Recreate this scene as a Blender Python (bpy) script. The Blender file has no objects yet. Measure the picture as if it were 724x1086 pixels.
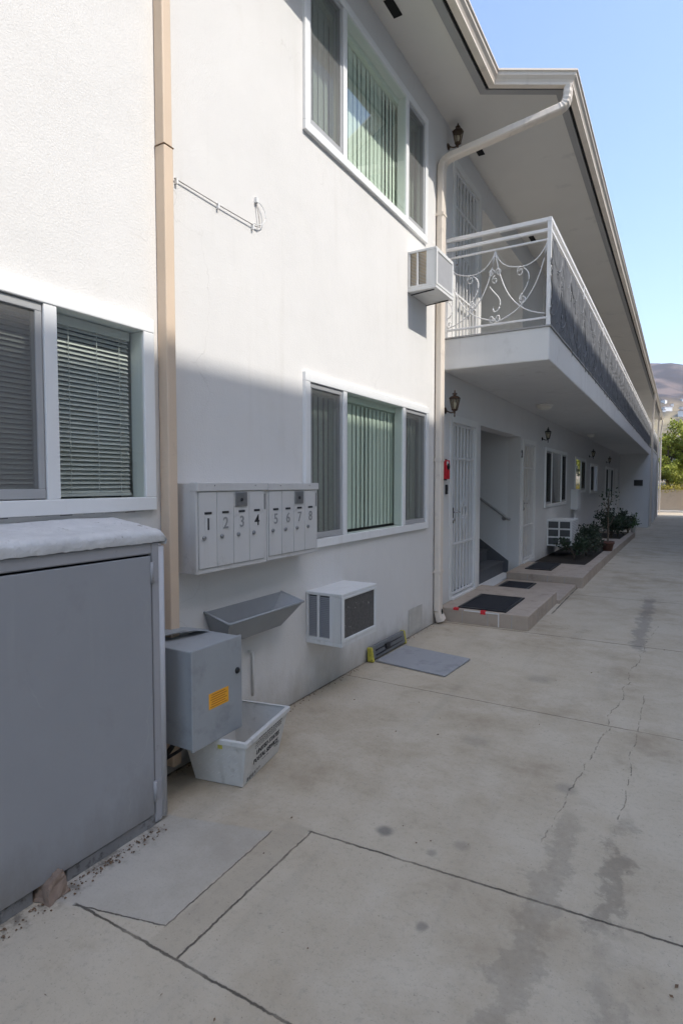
import bpy, bmesh, math, random
from mathutils import Vector, Matrix
random.seed(7)
R = math.radians
sc = bpy.context.scene
col = sc.collection
W = -2.27            # x of the long house wall
H_CAM = 1.52

# ------------------------------------------------------------------ materials
def nodes(m):
    m.use_nodes = True
    nt = m.node_tree
    return nt, nt.nodes, nt.links, nt.nodes['Principled BSDF']

def lin(c): return (c[0], c[1], c[2], 1.0)

def mat(name, c, rough=.6, var=.06, vscale=3.0, bump=0.0, bscale=80.0, metal=0.0, spec=.4,
        dirt=None, dirt_amt=.0, dirt_scale=6.0, bump2=0.0, bscale2=6.0, stretch=None, dirt_hard=.06):
    m = bpy.data.materials.new(name)
    nt, N, L, P = nodes(m)
    tc = N.new('ShaderNodeTexCoord')
    src = tc.outputs['Object']
    if stretch:
        mp = N.new('ShaderNodeMapping'); mp.inputs['Scale'].default_value = stretch
        L.new(src, mp.inputs['Vector']); src = mp.outputs['Vector']
    n1 = N.new('ShaderNodeTexNoise'); n1.inputs['Scale'].default_value = vscale
    n1.inputs['Detail'].default_value = 6; n1.inputs['Roughness'].default_value = .65
    L.new(src, n1.inputs['Vector'])
    rp = N.new('ShaderNodeValToRGB')
    rp.color_ramp.elements[0].position = .3; rp.color_ramp.elements[1].position = .7
    rp.color_ramp.elements[0].color = lin([max(0, x * (1 - var)) for x in c])
    rp.color_ramp.elements[1].color = lin([min(1, x * (1 + var)) for x in c])
    L.new(n1.outputs['Fac'], rp.inputs['Fac'])
    out = rp.outputs['Color']
    if dirt:
        n2 = N.new('ShaderNodeTexNoise'); n2.inputs['Scale'].default_value = dirt_scale
        n2.inputs['Detail'].default_value = 9; n2.inputs['Roughness'].default_value = .7
        L.new(src, n2.inputs['Vector'])
        mr = N.new('ShaderNodeMapRange')
        mr.inputs['From Min'].default_value = 1 - dirt_amt - dirt_hard
        mr.inputs['From Max'].default_value = 1 - dirt_amt + dirt_hard
        L.new(n2.outputs['Fac'], mr.inputs['Value'])
        mx = N.new('ShaderNodeMixRGB'); mx.inputs['Color2'].default_value = lin(dirt)
        L.new(mr.outputs['Result'], mx.inputs['Fac']); L.new(out, mx.inputs['Color1'])
        out = mx.outputs['Color']
    L.new(out, P.inputs['Base Color'])
    P.inputs['Roughness'].default_value = rough
    P.inputs['Metallic'].default_value = metal
    P.inputs['Specular IOR Level'].default_value = spec
    nrm = None
    for st, s, dist in ((bump, bscale, .004), (bump2, bscale2, .02)):
        if st > 0:
            nb = N.new('ShaderNodeTexNoise'); nb.inputs['Scale'].default_value = s
            nb.inputs['Detail'].default_value = 5
            L.new(src, nb.inputs['Vector'])
            bp = N.new('ShaderNodeBump'); bp.inputs['Strength'].default_value = st
            bp.inputs['Distance'].default_value = dist
            L.new(nb.outputs['Fac'], bp.inputs['Height'])
            if nrm: L.new(nrm, bp.inputs['Normal'])
            nrm = bp.outputs['Normal']
    if nrm: L.new(nrm, P.inputs['Normal'])
    return m

def glass(name, tint=(.90, .955, .91), ior=1.5, rough=0.0):
    m = bpy.data.materials.new(name); m.use_nodes = True
    nt = m.node_tree; N, L = nt.nodes, nt.links
    N.remove(N['Principled BSDF'])
    o = N['Material Output']
    t = N.new('ShaderNodeBsdfTransparent'); t.inputs['Color'].default_value = lin(tint)
    g = N.new('ShaderNodeBsdfGlossy'); g.inputs['Roughness'].default_value = rough
    tc = N.new('ShaderNodeTexCoord')
    nz = N.new('ShaderNodeTexNoise'); nz.inputs['Scale'].default_value = 1.6
    L.new(tc.outputs['Object'], nz.inputs['Vector'])
    bp = N.new('ShaderNodeBump'); bp.inputs['Strength'].default_value = .03; bp.inputs['Distance'].default_value = .02
    L.new(nz.outputs['Fac'], bp.inputs['Height']); L.new(bp.outputs['Normal'], g.inputs['Normal'])
    ge = N.new('ShaderNodeNewGeometry')
    dt = N.new('ShaderNodeVectorMath'); dt.operation = 'DOT_PRODUCT'
    L.new(ge.outputs['Normal'], dt.inputs[0]); L.new(ge.outputs['Incoming'], dt.inputs[1])
    def mth(op, a, b, clamp=False):
        q = N.new('ShaderNodeMath'); q.operation = op; q.use_clamp = clamp
        for i, z in enumerate((a, b)):
            if z is None: continue
            if isinstance(z, (int, float)): q.inputs[i].default_value = z
            else: L.new(z, q.inputs[i])
        return q.outputs[0]
    r0 = ((ior - 1) / (ior + 1)) ** 2
    cs = mth('ABSOLUTE', dt.outputs['Value'], None)
    sch = mth('POWER', mth('SUBTRACT', 1.0, cs), 5.0)
    fr = mth('ADD', mth('MULTIPLY', sch, 1 - r0), r0)
    ml = N.new('ShaderNodeMath'); ml.operation = 'MULTIPLY'; ml.inputs[1].default_value = 1.9; ml.use_clamp = True
    L.new(fr, ml.inputs[0])
    mx = N.new('ShaderNodeMixShader')
    L.new(ml.outputs[0], mx.inputs['Fac']); L.new(t.outputs[0], mx.inputs[1]); L.new(g.outputs[0], mx.inputs[2])
    L.new(mx.outputs[0], o.inputs['Surface'])
    return m

def mesh_cloth(name, c, open_=.5):
    """fine woven mesh: an even mix of thread and gap"""
    m = bpy.data.materials.new(name); m.use_nodes = True
    nt = m.node_tree; N, L = nt.nodes, nt.links
    P = N['Principled BSDF']; o = N['Material Output']
    P.inputs['Base Color'].default_value = lin(c); P.inputs['Roughness'].default_value = .8
    t = N.new('ShaderNodeBsdfTransparent')
    mx = N.new('ShaderNodeMixShader'); mx.inputs['Fac'].default_value = 1 - open_
    L.new(t.outputs[0], mx.inputs[1]); L.new(P.outputs[0], mx.inputs[2]); L.new(mx.outputs[0], o.inputs['Surface'])
    return m

M = {}
M['stucco'] = mat('stucco', (.69, .675, .655), .85, .03, 1.3, bump=.42, bscale=105, spec=.2, bump2=.2, bscale2=5,
                  dirt=(.63, .615, .58), dirt_amt=.26, dirt_scale=2.2, dirt_hard=.16)
def weathered(m, streak, amt, base_dirt=None, zlo=.0, zhi=.35, hair=None):
    """rain streaks, splash dirt at the foot and hairline cracks laid over an existing paint"""
    nt = m.node_tree; N, L = nt.nodes, nt.links; P = N['Principled BSDF']
    src = P.inputs['Base Color'].links[0].from_socket
    tc = N.new('ShaderNodeTexCoord')
    def nz(scale, st, det=6, rough=.6):
        mp = N.new('ShaderNodeMapping'); mp.inputs['Scale'].default_value = st; L.new(tc.outputs['Object'], mp.inputs[0])
        n = N.new('ShaderNodeTexNoise'); n.inputs['Scale'].default_value = scale; n.inputs['Detail'].default_value = det; n.inputs['Roughness'].default_value = rough
        L.new(mp.outputs[0], n.inputs['Vector']); return n.outputs['Fac']
    def rng(v, a, b, c, d):
        q = N.new('ShaderNodeMapRange'); q.inputs[1].default_value = a; q.inputs[2].default_value = b; q.inputs[3].default_value = c; q.inputs[4].default_value = d
        L.new(v, q.inputs[0]); return q.outputs[0]
    def mul(a, b):
        q = N.new('ShaderNodeMath'); q.operation = 'MULTIPLY'; L.new(a, q.inputs[0]); L.new(b, q.inputs[1]); return q.outputs[0]
    def mix(f, a, c):
        q = N.new('ShaderNodeMixRGB'); L.new(f, q.inputs[0]); L.new(a, q.inputs[1]); q.inputs[2].default_value = lin(c); return q.outputs[0]
    st = mul(rng(nz(9, (1, 1, .07)), .54, .72, 0, amt), rng(nz(1.1, (1, 1, 1), 4), .42, .62, 0, 1))
    c = mix(st, src, streak)
    if base_dirt:
        sp = N.new('ShaderNodeSeparateXYZ'); L.new(tc.outputs['Object'], sp.inputs[0])
        n = nz(5, (1, 1, .5), 8, .7)
        f = N.new('ShaderNodeMath'); f.operation = 'MULTIPLY_ADD'; f.inputs[1].default_value = -.55; L.new(n, f.inputs[0]); L.new(sp.outputs['Z'], f.inputs[2])
        c = mix(rng(f.outputs[0], -.02, -.32, 0, .75), c, base_dirt)
    if hair:
        v = N.new('ShaderNodeTexVoronoi'); v.feature = 'DISTANCE_TO_EDGE'; v.inputs['Scale'].default_value = .9
        wn = N.new('ShaderNodeTexNoise'); wn.inputs['Scale'].default_value = 2.5; wn.inputs['Detail'].default_value = 6; L.new(tc.outputs['Object'], wn.inputs['Vector'])
        ad = N.new('ShaderNodeMixRGB'); ad.blend_type = 'ADD'; ad.inputs[0].default_value = .5; L.new(tc.outputs['Object'], ad.inputs[1]); L.new(wn.outputs['Color'], ad.inputs[2])
        L.new(ad.outputs[0], v.inputs['Vector'])
        hf = mul(rng(v.outputs['Distance'], .0028, .0008, 0, .30), rng(nz(.9, (1, 1, 1), 4), .52, .60, 0, 1))
        c = mix(hf, c, hair)
    L.new(c, P.inputs['Base Color'])
weathered(M['stucco'], (.54, .51, .46), .26, (.40, .37, .32), hair=(.42, .40, .37))
M['stucco_smooth'] = mat('stucco_smooth', (.74, .735, .72), .85, .03, 1.0, bump=.3, bscale=60, spec=.2)
M['soffit'] = mat('soffit', (.73, .70, .65), .85, .04, .8, bump=.25, bscale=70, spec=.2, dirt=(.55, .53, .5), dirt_amt=.33, dirt_scale=1.2, dirt_hard=.08)
M['slab'] = mat('slab_paint', (.70, .69, .67), .8, .04, 1.5, bump=.3, bscale=50, spec=.2, dirt=(.5, .48, .45), dirt_amt=.32, dirt_scale=2, dirt_hard=.1)
M['grey_trim'] = mat('grey_trim', (.36, .35, .34), .7, .05, 3)
M['black_gap'] = mat('black_gap', (.012, .012, .012), .9)
M['gutter'] = mat('gutter_paint', (.76, .675, .58), .45, .03, 2, spec=.4, dirt=(.5, .43, .37), dirt_amt=.33, dirt_scale=3, dirt_hard=.1)
M['tan'] = mat('tan_paint', (.66, .52, .39), .5, .04, 3, spec=.35, dirt=(.48, .38, .29), dirt_amt=.31, dirt_scale=5, dirt_hard=.08)
M['vinyl'] = mat('white_vinyl', (.82, .82, .81), .35, .015, 3, spec=.45, dirt=(.6, .58, .54), dirt_amt=.27, dirt_scale=8, dirt_hard=.06)
M['alu'] = mat('grey_sash', (.42, .42, .42), .4, .04, 6, spec=.5)
M['glass'] = glass('window_glass')
M['glass_dim'] = glass('lamp_glass', (.8, .76, .66), 1.45, .1)
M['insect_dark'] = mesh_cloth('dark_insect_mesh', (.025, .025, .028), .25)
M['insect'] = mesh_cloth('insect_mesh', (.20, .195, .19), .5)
M['vblind'] = mat('vertical_blind', (.74, .80, .72), .6, .03, 4)
M['vblind_grey'] = mat('vertical_blind_grey', (.50, .52, .50), .6, .03, 4)
M['hblind'] = mat('mini_blind', (.58, .565, .555), .5, .02, 4)
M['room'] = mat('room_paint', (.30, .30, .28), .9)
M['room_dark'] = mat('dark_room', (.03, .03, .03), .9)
M['iron'] = mat('white_iron', (.74, .73, .72), .5, .04, 10, dirt=(.45, .36, .28), dirt_amt=.26, dirt_scale=20)
M['door_white'] = mat('door_white', (.74, .73, .70), .5, .03, 3)
M['door_mesh'] = mat('door_screen_panel', (.60, .59, .56), .7, .03, 6)
M['door_tan'] = mat('door_tan', (.60, .50, .36), .6, .05, 4)
M['chrome'] = mat('chrome', (.55, .55, .55), .25, .02, 5, metal=1)
M['steel_dull'] = mat('dull_steel', (.33, .33, .33), .45, .05, 20, metal=.8)
M['cabinet'] = mat('cabinet_grey', (.325, .33, .345), .45, .04, 1.6, bump=.08, bscale=30, bump2=.22, bscale2=2.2, spec=.35, dirt=(.28, .28, .29), dirt_amt=.30, dirt_scale=3, dirt_hard=.12)
weathered(M['cabinet'], (.43, .425, .42), .45, (.20, .185, .165), hair=(.46, .45, .44))
M['cabinet_trim'] = mat('cabinet_trim_grey', (.36, .357, .37), .5, .06, 3, bump=.1, bscale=30, spec=.35, dirt=(.20, .19, .17), dirt_amt=.33, dirt_scale=11)
M['post_paint'] = mat('pale_post_paint', (.50, .50, .515), .55, .06, 4, bump=.15, bscale=30, dirt=(.28, .27, .25), dirt_amt=.33, dirt_scale=10)
M['cab_top'] = mat('old_white_paint', (.62, .62, .62), .8, .09, 9, bump=.8, bscale=45, spec=.2, dirt=(.33, .31, .29), dirt_amt=.355, dirt_scale=13, bump2=.6, bscale2=14, dirt_hard=.03)
M['sill_wood'] = mat('worn_curb', (.24, .235, .235), .85, .15, 8, bump=.5, bscale=40, dirt=(.06, .055, .05), dirt_amt=.40, dirt_scale=12)
M['meter'] = mat('meter_grey', (.335, .35, .36), .5, .05, 3, spec=.35, dirt=(.22, .23, .235), dirt_amt=.33, dirt_scale=5, dirt_hard=.12)
M['trough'] = mat('trough_grey', (.33, .34, .35), .55, .07, 5, spec=.35, dirt=(.34, .2, .16), dirt_amt=.27, dirt_scale=10)
M['mailbox'] = mat('mailbox_grey', (.60, .59, .575), .45, .02, 3, spec=.4, dirt=(.40, .38, .36), dirt_amt=.31, dirt_scale=9, dirt_hard=.1)
M['ac_white'] = mat('ac_white', (.68, .68, .665), .55, .03, 4, dirt=(.45, .43, .4), dirt_amt=.30, dirt_scale=10, dirt_hard=.08)
M['ac_coil'] = mat('ac_coil', (.10, .095, .09), .7, .3, 60, dirt=(.55, .53, .5), dirt_amt=.345, dirt_scale=26, bump=.8, bscale=120, dirt_hard=.02)
M['ac_vent'] = mat('ac_vent', (.09, .09, .09), .6, .1, 20)
M['ac_sunlit_tan'] = mat('ac_painted_sun', (.62, .47, .25), .8, .2, 14)  # tan paints in the yellow sunlight behind the upper unit's side grille
M['ac_shade'] = mat('ac_panel_grey', (.36, .36, .37), .6, .06, 12)
M['tub'] = mat('tub_white', (.62, .61, .58), .5, .05, 9, spec=.35, dirt=(.36, .34, .30), dirt_amt=.34, dirt_scale=9, dirt_hard=.08, bump2=.2, bscale2=20)
M['ink'] = mat('black_ink', (.03, .03, .035), .6)
M['ink_faded'] = mat('faded_ink', (.27, .27, .27), .6, .3, 120)
M['sticker'] = mat('orange_sticker', (.85, .40, .03), .5, .04, 20)
M['sticker_ink'] = mat('sticker_print', (.45, .16, .02), .6)
M['white_label'] = mat('white_label', (.60, .595, .58), .5)
M['red'] = mat('red_plastic', (.55, .015, .03), .35, .04, 5)
M['red_paint'] = mat('red_spray_paint', (.62, .03, .04), .7, .2, 30)
M['white_paint'] = mat('white_line_paint', (.72, .71, .69), .8, .06, 20)
M['black'] = mat('black_plastic', (.018, .018, .02), .4)
M['bronze'] = mat('aged_bronze', (.10, .065, .045), .45, .15, 30, metal=.6)
M['black_metal'] = mat('black_metal', (.015, .015, .016), .4, .1, 20)
M['frosted'] = mat('lamp_diffuser', (.75, .72, .64), .3)
M['grey_board'] = mat('grey_board', (.32, .32, .325), .75, .05, 4, bump=.2, bscale=60, dirt=(.2, .2, .205), dirt_amt=.35, dirt_scale=5, dirt_hard=.12)
M['grey_bar'] = mat('grey_plastic_bar', (.16, .165, .17), .5, .12, 14)
M['yellow'] = mat('yellow_foam', (.50, .45, .07), .6, .15, 30, dirt=(.2, .18, .04), dirt_amt=.42, dirt_scale=45)
M['door_mat'] = mat('door_mat', (.022, .022, .025), .95, .3, 60, bump=1, bscale=150)
M['fabric'] = mat('grey_screen_fabric', (.13, .133, .14), .85, .16, 5, bump2=.5, bscale2=9, dirt=(.055, .057, .062), dirt_amt=.43, dirt_scale=7.5, stretch=(1, 2.6, .55), dirt_hard=.05)
M['tie'] = mat('zip_tie', (.17, .173, .18), .6)
M['step_conc'] = mat('step_concrete', (.43, .355, .285), .9, .08, 4, bump=.5, bscale=60, dirt=(.30, .24, .19), dirt_amt=.38, dirt_scale=6, dirt_hard=.1)
M['stair_grey'] = mat('stair_paint', (.10, .105, .115), .7, .1, 4)
M['brick'] = mat('brick', (.26, .19, .145), .95, .15, 14, bump=.9, bscale=30, dirt=(.10, .085, .075), dirt_amt=.40, dirt_scale=14)
M['soil'] = mat('soil', (.028, .022, .016), 1, .35, 9, bump=1, bscale=30)
M['leaf_dark'] = mat('leaf_dark', (.030, .052, .024), .5, .45, 2.2)
M['leaf_dark2'] = mat('leaf_dark_dull', (.045, .060, .035), .45, .5, 5)
M['leaf_mid'] = mat('leaf_mid', (.060, .115, .035), .5, .4, 2.2)
M['leaf_far'] = mat('leaf_far', (.30, .32, .045), .6, .45, 1.2)
M['leaf_far2'] = mat('leaf_far_dark', (.10, .14, .04), .6, .4, 1.2)
M['leaf_yellow'] = mat('leaf_yellow', (.38, .33, .06), .6, .4, 3)
M['stem'] = mat('stem', (.13, .10, .07), .9, .2, 8)
M['terracotta'] = mat('terracotta', (.12, .06, .045), .85, .12, 8)
M['retain'] = mat('retaining_wall', (.50, .42, .33), .9, .06, .8, bump=.4, bscale=30, dirt=(.36, .3, .24), dirt_amt=.36, dirt_scale=1.5, dirt_hard=.12)
M['neigh'] = mat('neighbour_stucco', (.80, .745, .66), .85, .04, 1.2, bump=.4, bscale=60, spec=.2)
M['shade_wing'] = mat('shade_wing_stucco', (.17, .15, .125), .9, .06, 1.2, bump=.4, bscale=60)  # dark walls of the unseen wing added for shade
M['neigh_door'] = mat('neighbour_garage', (.10, .095, .09), .7, .1, 2)
M['roofing'] = mat('roofing', (.22, .21, .2), .95, .15, 6, bump=.6, bscale=40)
M['wire'] = mat('painted_cable', (.30, .28, .26), .5)
M['white_cable'] = mat('white_cable', (.75, .75, .74), .4)
M['poster'] = mat('window_shade', (.50, .52, .57), .7, .03, 2)
M['poster_ink'] = mat('shade_print', (.06, .075, .10), .7)
M['far_white'] = mat('far_white', (.66, .65, .63), .8, .04, .3)
M['far_roof'] = mat('far_roof', (.30, .23, .2), .9, .1, .3)
M['litter'] = mat('litter', (.16, .10, .06), .9, .4, 20)
M['patch_wall'] = mat('mortar_patch', (.50, .48, .44), .95, .1, 12, bump=.9, bscale=30)

weathered(M['mailbox'], (.37, .35, .32), .35)
weathered(M['meter'], (.40, .40, .40), .35)
weathered(M['tub'], (.40, .37, .32), .5)
weathered(M['ac_white'], (.45, .40, .33), .45)
weathered(M['vinyl'], (.60, .57, .52), .35)
weathered(M['tan'], (.44, .35, .26), .45)
weathered(M['gutter'], (.47, .40, .33), .45)
weathered(M['slab'], (.45, .42, .38), .45)
# ------------------------------------------------------------------ mesh builder
class MB:
    def __init__(s): s.v = []; s.f = []; s.smooth = set()
    def add(s, verts, faces, smooth=False):
        o = len(s.v); s.v += [tuple(v) for v in verts]
        for f in faces:
            if smooth: s.smooth.add(len(s.f))
            s.f.append(tuple(i + o for i in f))
        return s
    def box(s, x0, x1, y0, y1, z0, z1):
        v = [(x, y, z) for x in (x0, x1) for y in (y0, y1) for z in (z0, z1)]
        return s.add(v, [(0, 1, 3, 2), (4, 6, 7, 5), (0, 4, 5, 1), (2, 3, 7, 6), (0, 2, 6, 4), (1, 5, 7, 3)])
    def hexa(s, lo, hi):
        """lo, hi: four points each, same order (counter-clockwise from above)"""
        return s.add(list(lo) + list(hi), [(3, 2, 1, 0), (4, 5, 6, 7), (0, 1, 5, 4), (1, 2, 6, 5), (2, 3, 7, 6), (3, 0, 4, 7)])
    def quad(s, a, b, c, d): return s.add([a, b, c, d], [(0, 1, 2, 3)])
    def prism(s, pts, axis, a0, a1):
        """pts: outline in the other two axes"""
        def mk(p, a):
            return (a, p[0], p[1]) if axis == 'x' else (p[0], a, p[1]) if axis == 'y' else (p[0], p[1], a)
        n = len(pts)
        v = [mk(p, a0) for p in pts] + [mk(p, a1) for p in pts]
        fs = [tuple(range(n))[::-1], tuple(range(n, 2 * n))] + [(i, (i + 1) % n, n + (i + 1) % n, n + i) for i in range(n)]
        return s.add(v, fs)
    def sweep(s, path, ring, closed_ring=True, caps=True, smooth=False, up=Vector((0, 0, 1)), scales=None):
        """sweep a 2-D ring (a along side, b along up') along a 3-D path"""
        P = [Vector(p) for p in path]; n = len(P); k = len(ring)
        rows = []
        side0 = None
        for i, p in enumerate(P):
            t = (P[min(i + 1, n - 1)] - P[max(i - 1, 0)]).normalized()
            u = up
            if abs(t.dot(u)) > .98: u = side0.cross(t) if side0 is not None else Vector((1, 0, 0))
            sd = t.cross(u).normalized(); uu = sd.cross(t).normalized(); side0 = sd
            m = scales[i] if scales else 1.0
            rows.append([p + sd * a * m + uu * b * m for a, b in ring])
        v = [q for r in rows for q in r]; f = []
        kk = k if closed_ring else k - 1
        for i in range(n - 1):
            for j in range(kk):
                f.append((i * k + j, i * k + (j + 1) % k, (i + 1) * k + (j + 1) % k, (i + 1) * k + j))
        if caps and closed_ring:
            f.append(tuple(range(k))[::-1]); f.append(tuple(range((n - 1) * k, n * k)))
        return s.add(v, f, smooth)
    def tube(s, path, r, k=8, scales=None, smooth=True):
        ring = [(r * math.cos(2 * math.pi * j / k), r * math.sin(2 * math.pi * j / k)) for j in range(k)]
        return s.sweep(path, ring, smooth=smooth, scales=scales)
    def lathe(s, c, prof, k=16, axis='z', smooth=True):
        c = Vector(c); v = []; f = []
        n = len(prof)
        for r, h in prof:
            for j in range(k):
                a = 2 * math.pi * (j + .5) / k
                if axis == 'z': v.append(c + Vector((r * math.cos(a), r * math.sin(a), h)))
                elif axis == 'x': v.append(c + Vector((h, r * math.cos(a), r * math.sin(a))))
                else: v.append(c + Vector((r * math.cos(a), h, -r * math.sin(a))))
        for i in range(n - 1):
            for j in range(k):
                f.append((i * k + j, i * k + (j + 1) % k, (i + 1) * k + (j + 1) % k, (i + 1) * k + j))
        f.append(tuple(range(k))[::-1]); f.append(tuple(range((n - 1) * k, n * k)))
        return s.add(v, f, smooth)
    def leaf(s, p, size, rnd, narrow=.5, updir=.3):
        a = Vector((rnd.gauss(0, 1), rnd.gauss(0, 1), rnd.gauss(0, 1) + updir)).normalized()
        b = a.cross(Vector((rnd.gauss(0, 1), rnd.gauss(0, 1), rnd.gauss(0, 1)))).normalized()
        n = a.cross(b)
        L = size * rnd.uniform(.7, 1.3); w = L * narrow
        p = Vector(p)
        return s.add([p, p + a * L * .5 + b * w * .5 + n * L * .08, p + a * L, p + a * L * .5 - b * w * .5 + n * L * .08], [(0, 1, 2), (0, 2, 3)])
    def build(s, name, material, parent=None, bevel=0.0, seg=2):
        root = parent
        while root is not None and root.parent is not None: root = root.parent
        o = origin(root)
        me = bpy.data.meshes.new(name)
        me.from_pydata([(x - o[0], y - o[1], z - o[2]) for x, y, z in s.v], [], s.f)
        me.update()
        bm = bmesh.new(); bm.from_mesh(me)
        bmesh.ops.recalc_face_normals(bm, faces=bm.faces[:]) if s.f and not getattr(s, 'keep', False) else None
        bm.to_mesh(me); bm.free()
        for i in s.smooth: me.polygons[i].use_smooth = True
        me.materials.append(material)
        ob = bpy.data.objects.new(name, me); col.objects.link(ob)
        if parent is not None: ob.parent = parent
        if bevel > 0:
            b = ob.modifiers.new('bevel', 'BEVEL'); b.width = bevel; b.segments = seg; b.limit_method = 'ANGLE'
            b.angle_limit = R(40)
        return ob

_org = {}
def origin(root): return _org.get(root.name, (0, 0, 0)) if root is not None else (0, 0, 0)

def tag(o, label=None, cat=None, group=None, kind=None):
    if label: o['label'] = label
    if cat: o['category'] = cat
    if group: o['group'] = group
    if kind: o['kind'] = kind
    return o

def thing(name, label, cat, loc=(0, 0, 0), group=None):
    o = bpy.data.objects.new(name, None); col.objects.link(o)
    o.empty_display_size = .2
    o.location = loc; _org[o.name] = tuple(loc)
    return tag(o, label, cat, group)

def one(mb, name, material, label, cat, group=None, kind=None, bevel=0, seg=2):
    return tag(mb.build(name, material, None, bevel, seg), label, cat, group, kind)

def dup(root, loc, label=None, rotz=None):
    r = root.copy(); col.objects.link(r); r.location = loc
    if rotz is not None: r.rotation_euler = (0, 0, rotz)
    if label: r['label'] = label
    for ch in list(root.children):
        c = ch.copy(); col.objects.link(c); c.parent = r
        for g in list(ch.children):
            d = g.copy(); col.objects.link(d); d.parent = c
    return r

def bez(p0, p1, p2, p3, n=12):
    P = [Vector(p) for p in (p0, p1, p2, p3)]
    return [(1 - t) ** 3 * P[0] + 3 * (1 - t) ** 2 * t * P[1] + 3 * (1 - t) * t * t * P[2] + t ** 3 * P[3] for t in [i / n for i in range(n + 1)]]

def text_into(mb, body, size, org, right, up, depth=.0008, bold=0.0, align='CENTER'):
    cu = bpy.data.curves.new('txt', 'FONT'); cu.body = body; cu.size = size
    cu.align_x = align; cu.extrude = depth; cu.offset = bold; cu.resolution_u = 3
    ob = bpy.data.objects.new('txt', cu); col.objects.link(ob)
    dg = bpy.context.evaluated_depsgraph_get()
    me = bpy.data.meshes.new_from_object(ob.evaluated_get(dg))
    right = Vector(right).normalized(); up = Vector(up).normalized(); nn = right.cross(up)
    org = Vector(org)
    mb.add([org + right * v.co.x + up * v.co.y + nn * v.co.z for v in me.vertices], [tuple(p.vertices) for p in me.polygons])
    bpy.data.objects.remove(ob); bpy.data.curves.remove(cu); bpy.data.meshes.remove(me)

def gz(y):
    if y < 8: return 0.0
    if y < 28: return -.40 * ((y - 8) / 20) ** 1.5
    return -.40 - min(.06, (y - 28) * .012)

# ------------------------------------------------------------------ camera, light, world
cam_d = bpy.data.cameras.new('camera'); cam = bpy.data.objects.new('camera', cam_d); col.objects.link(cam)
cam_d.sensor_width = 36; cam_d.sensor_fit = 'AUTO'; cam_d.lens = 617 / 1086 * 36
cam_d.clip_start = .05; cam_d.clip_end = 20000
cam.location = (0, 0, H_CAM)
cam.rotation_euler = (R(90 - 2.88), 0, R(30.1))
sc.camera = cam

SUN = Vector((1, -.06, 1.17)).normalized()
sd = bpy.data.lights.new('sun', 'SUN'); so = bpy.data.objects.new('sun', sd); col.objects.link(so)
sd.energy = 2.0; sd.angle = R(.4); sd.color = (1, .955, .88)
so.rotation_euler = (-SUN).to_track_quat('-Z', 'Y').to_euler(); so.location = (10, 0, 20)

wd = bpy.data.worlds.new('World'); sc.world = wd; wd.use_nodes = True
nt = wd.node_tree
sky = nt.nodes.new('ShaderNodeTexSky'); sky.sky_type = 'NISHITA'; sky.sun_disc = False
sky.sun_elevation = math.asin(SUN.z); sky.sun_rotation = math.atan2(SUN.x, SUN.y)
sky.altitude = 300; sky.air_density = 1.0; sky.dust_density = 2.0; sky.ozone_density = 1.8
nt.links.new(sky.outputs[0], nt.nodes['Background'].inputs[0])
nt.nodes['Background'].inputs[1].default_value = .15
vs = sc.view_settings
vs.view_transform = 'Standard'; vs.look = 'None'; vs.gamma = 1; vs.exposure = 1.3
vs.use_curve_mapping = False
sc.cycles.max_bounces = 10; sc.cycles.diffuse_bounces = 6; sc.cycles.transparent_max_bounces = 24
sc.cycles.use_denoising = True

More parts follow.
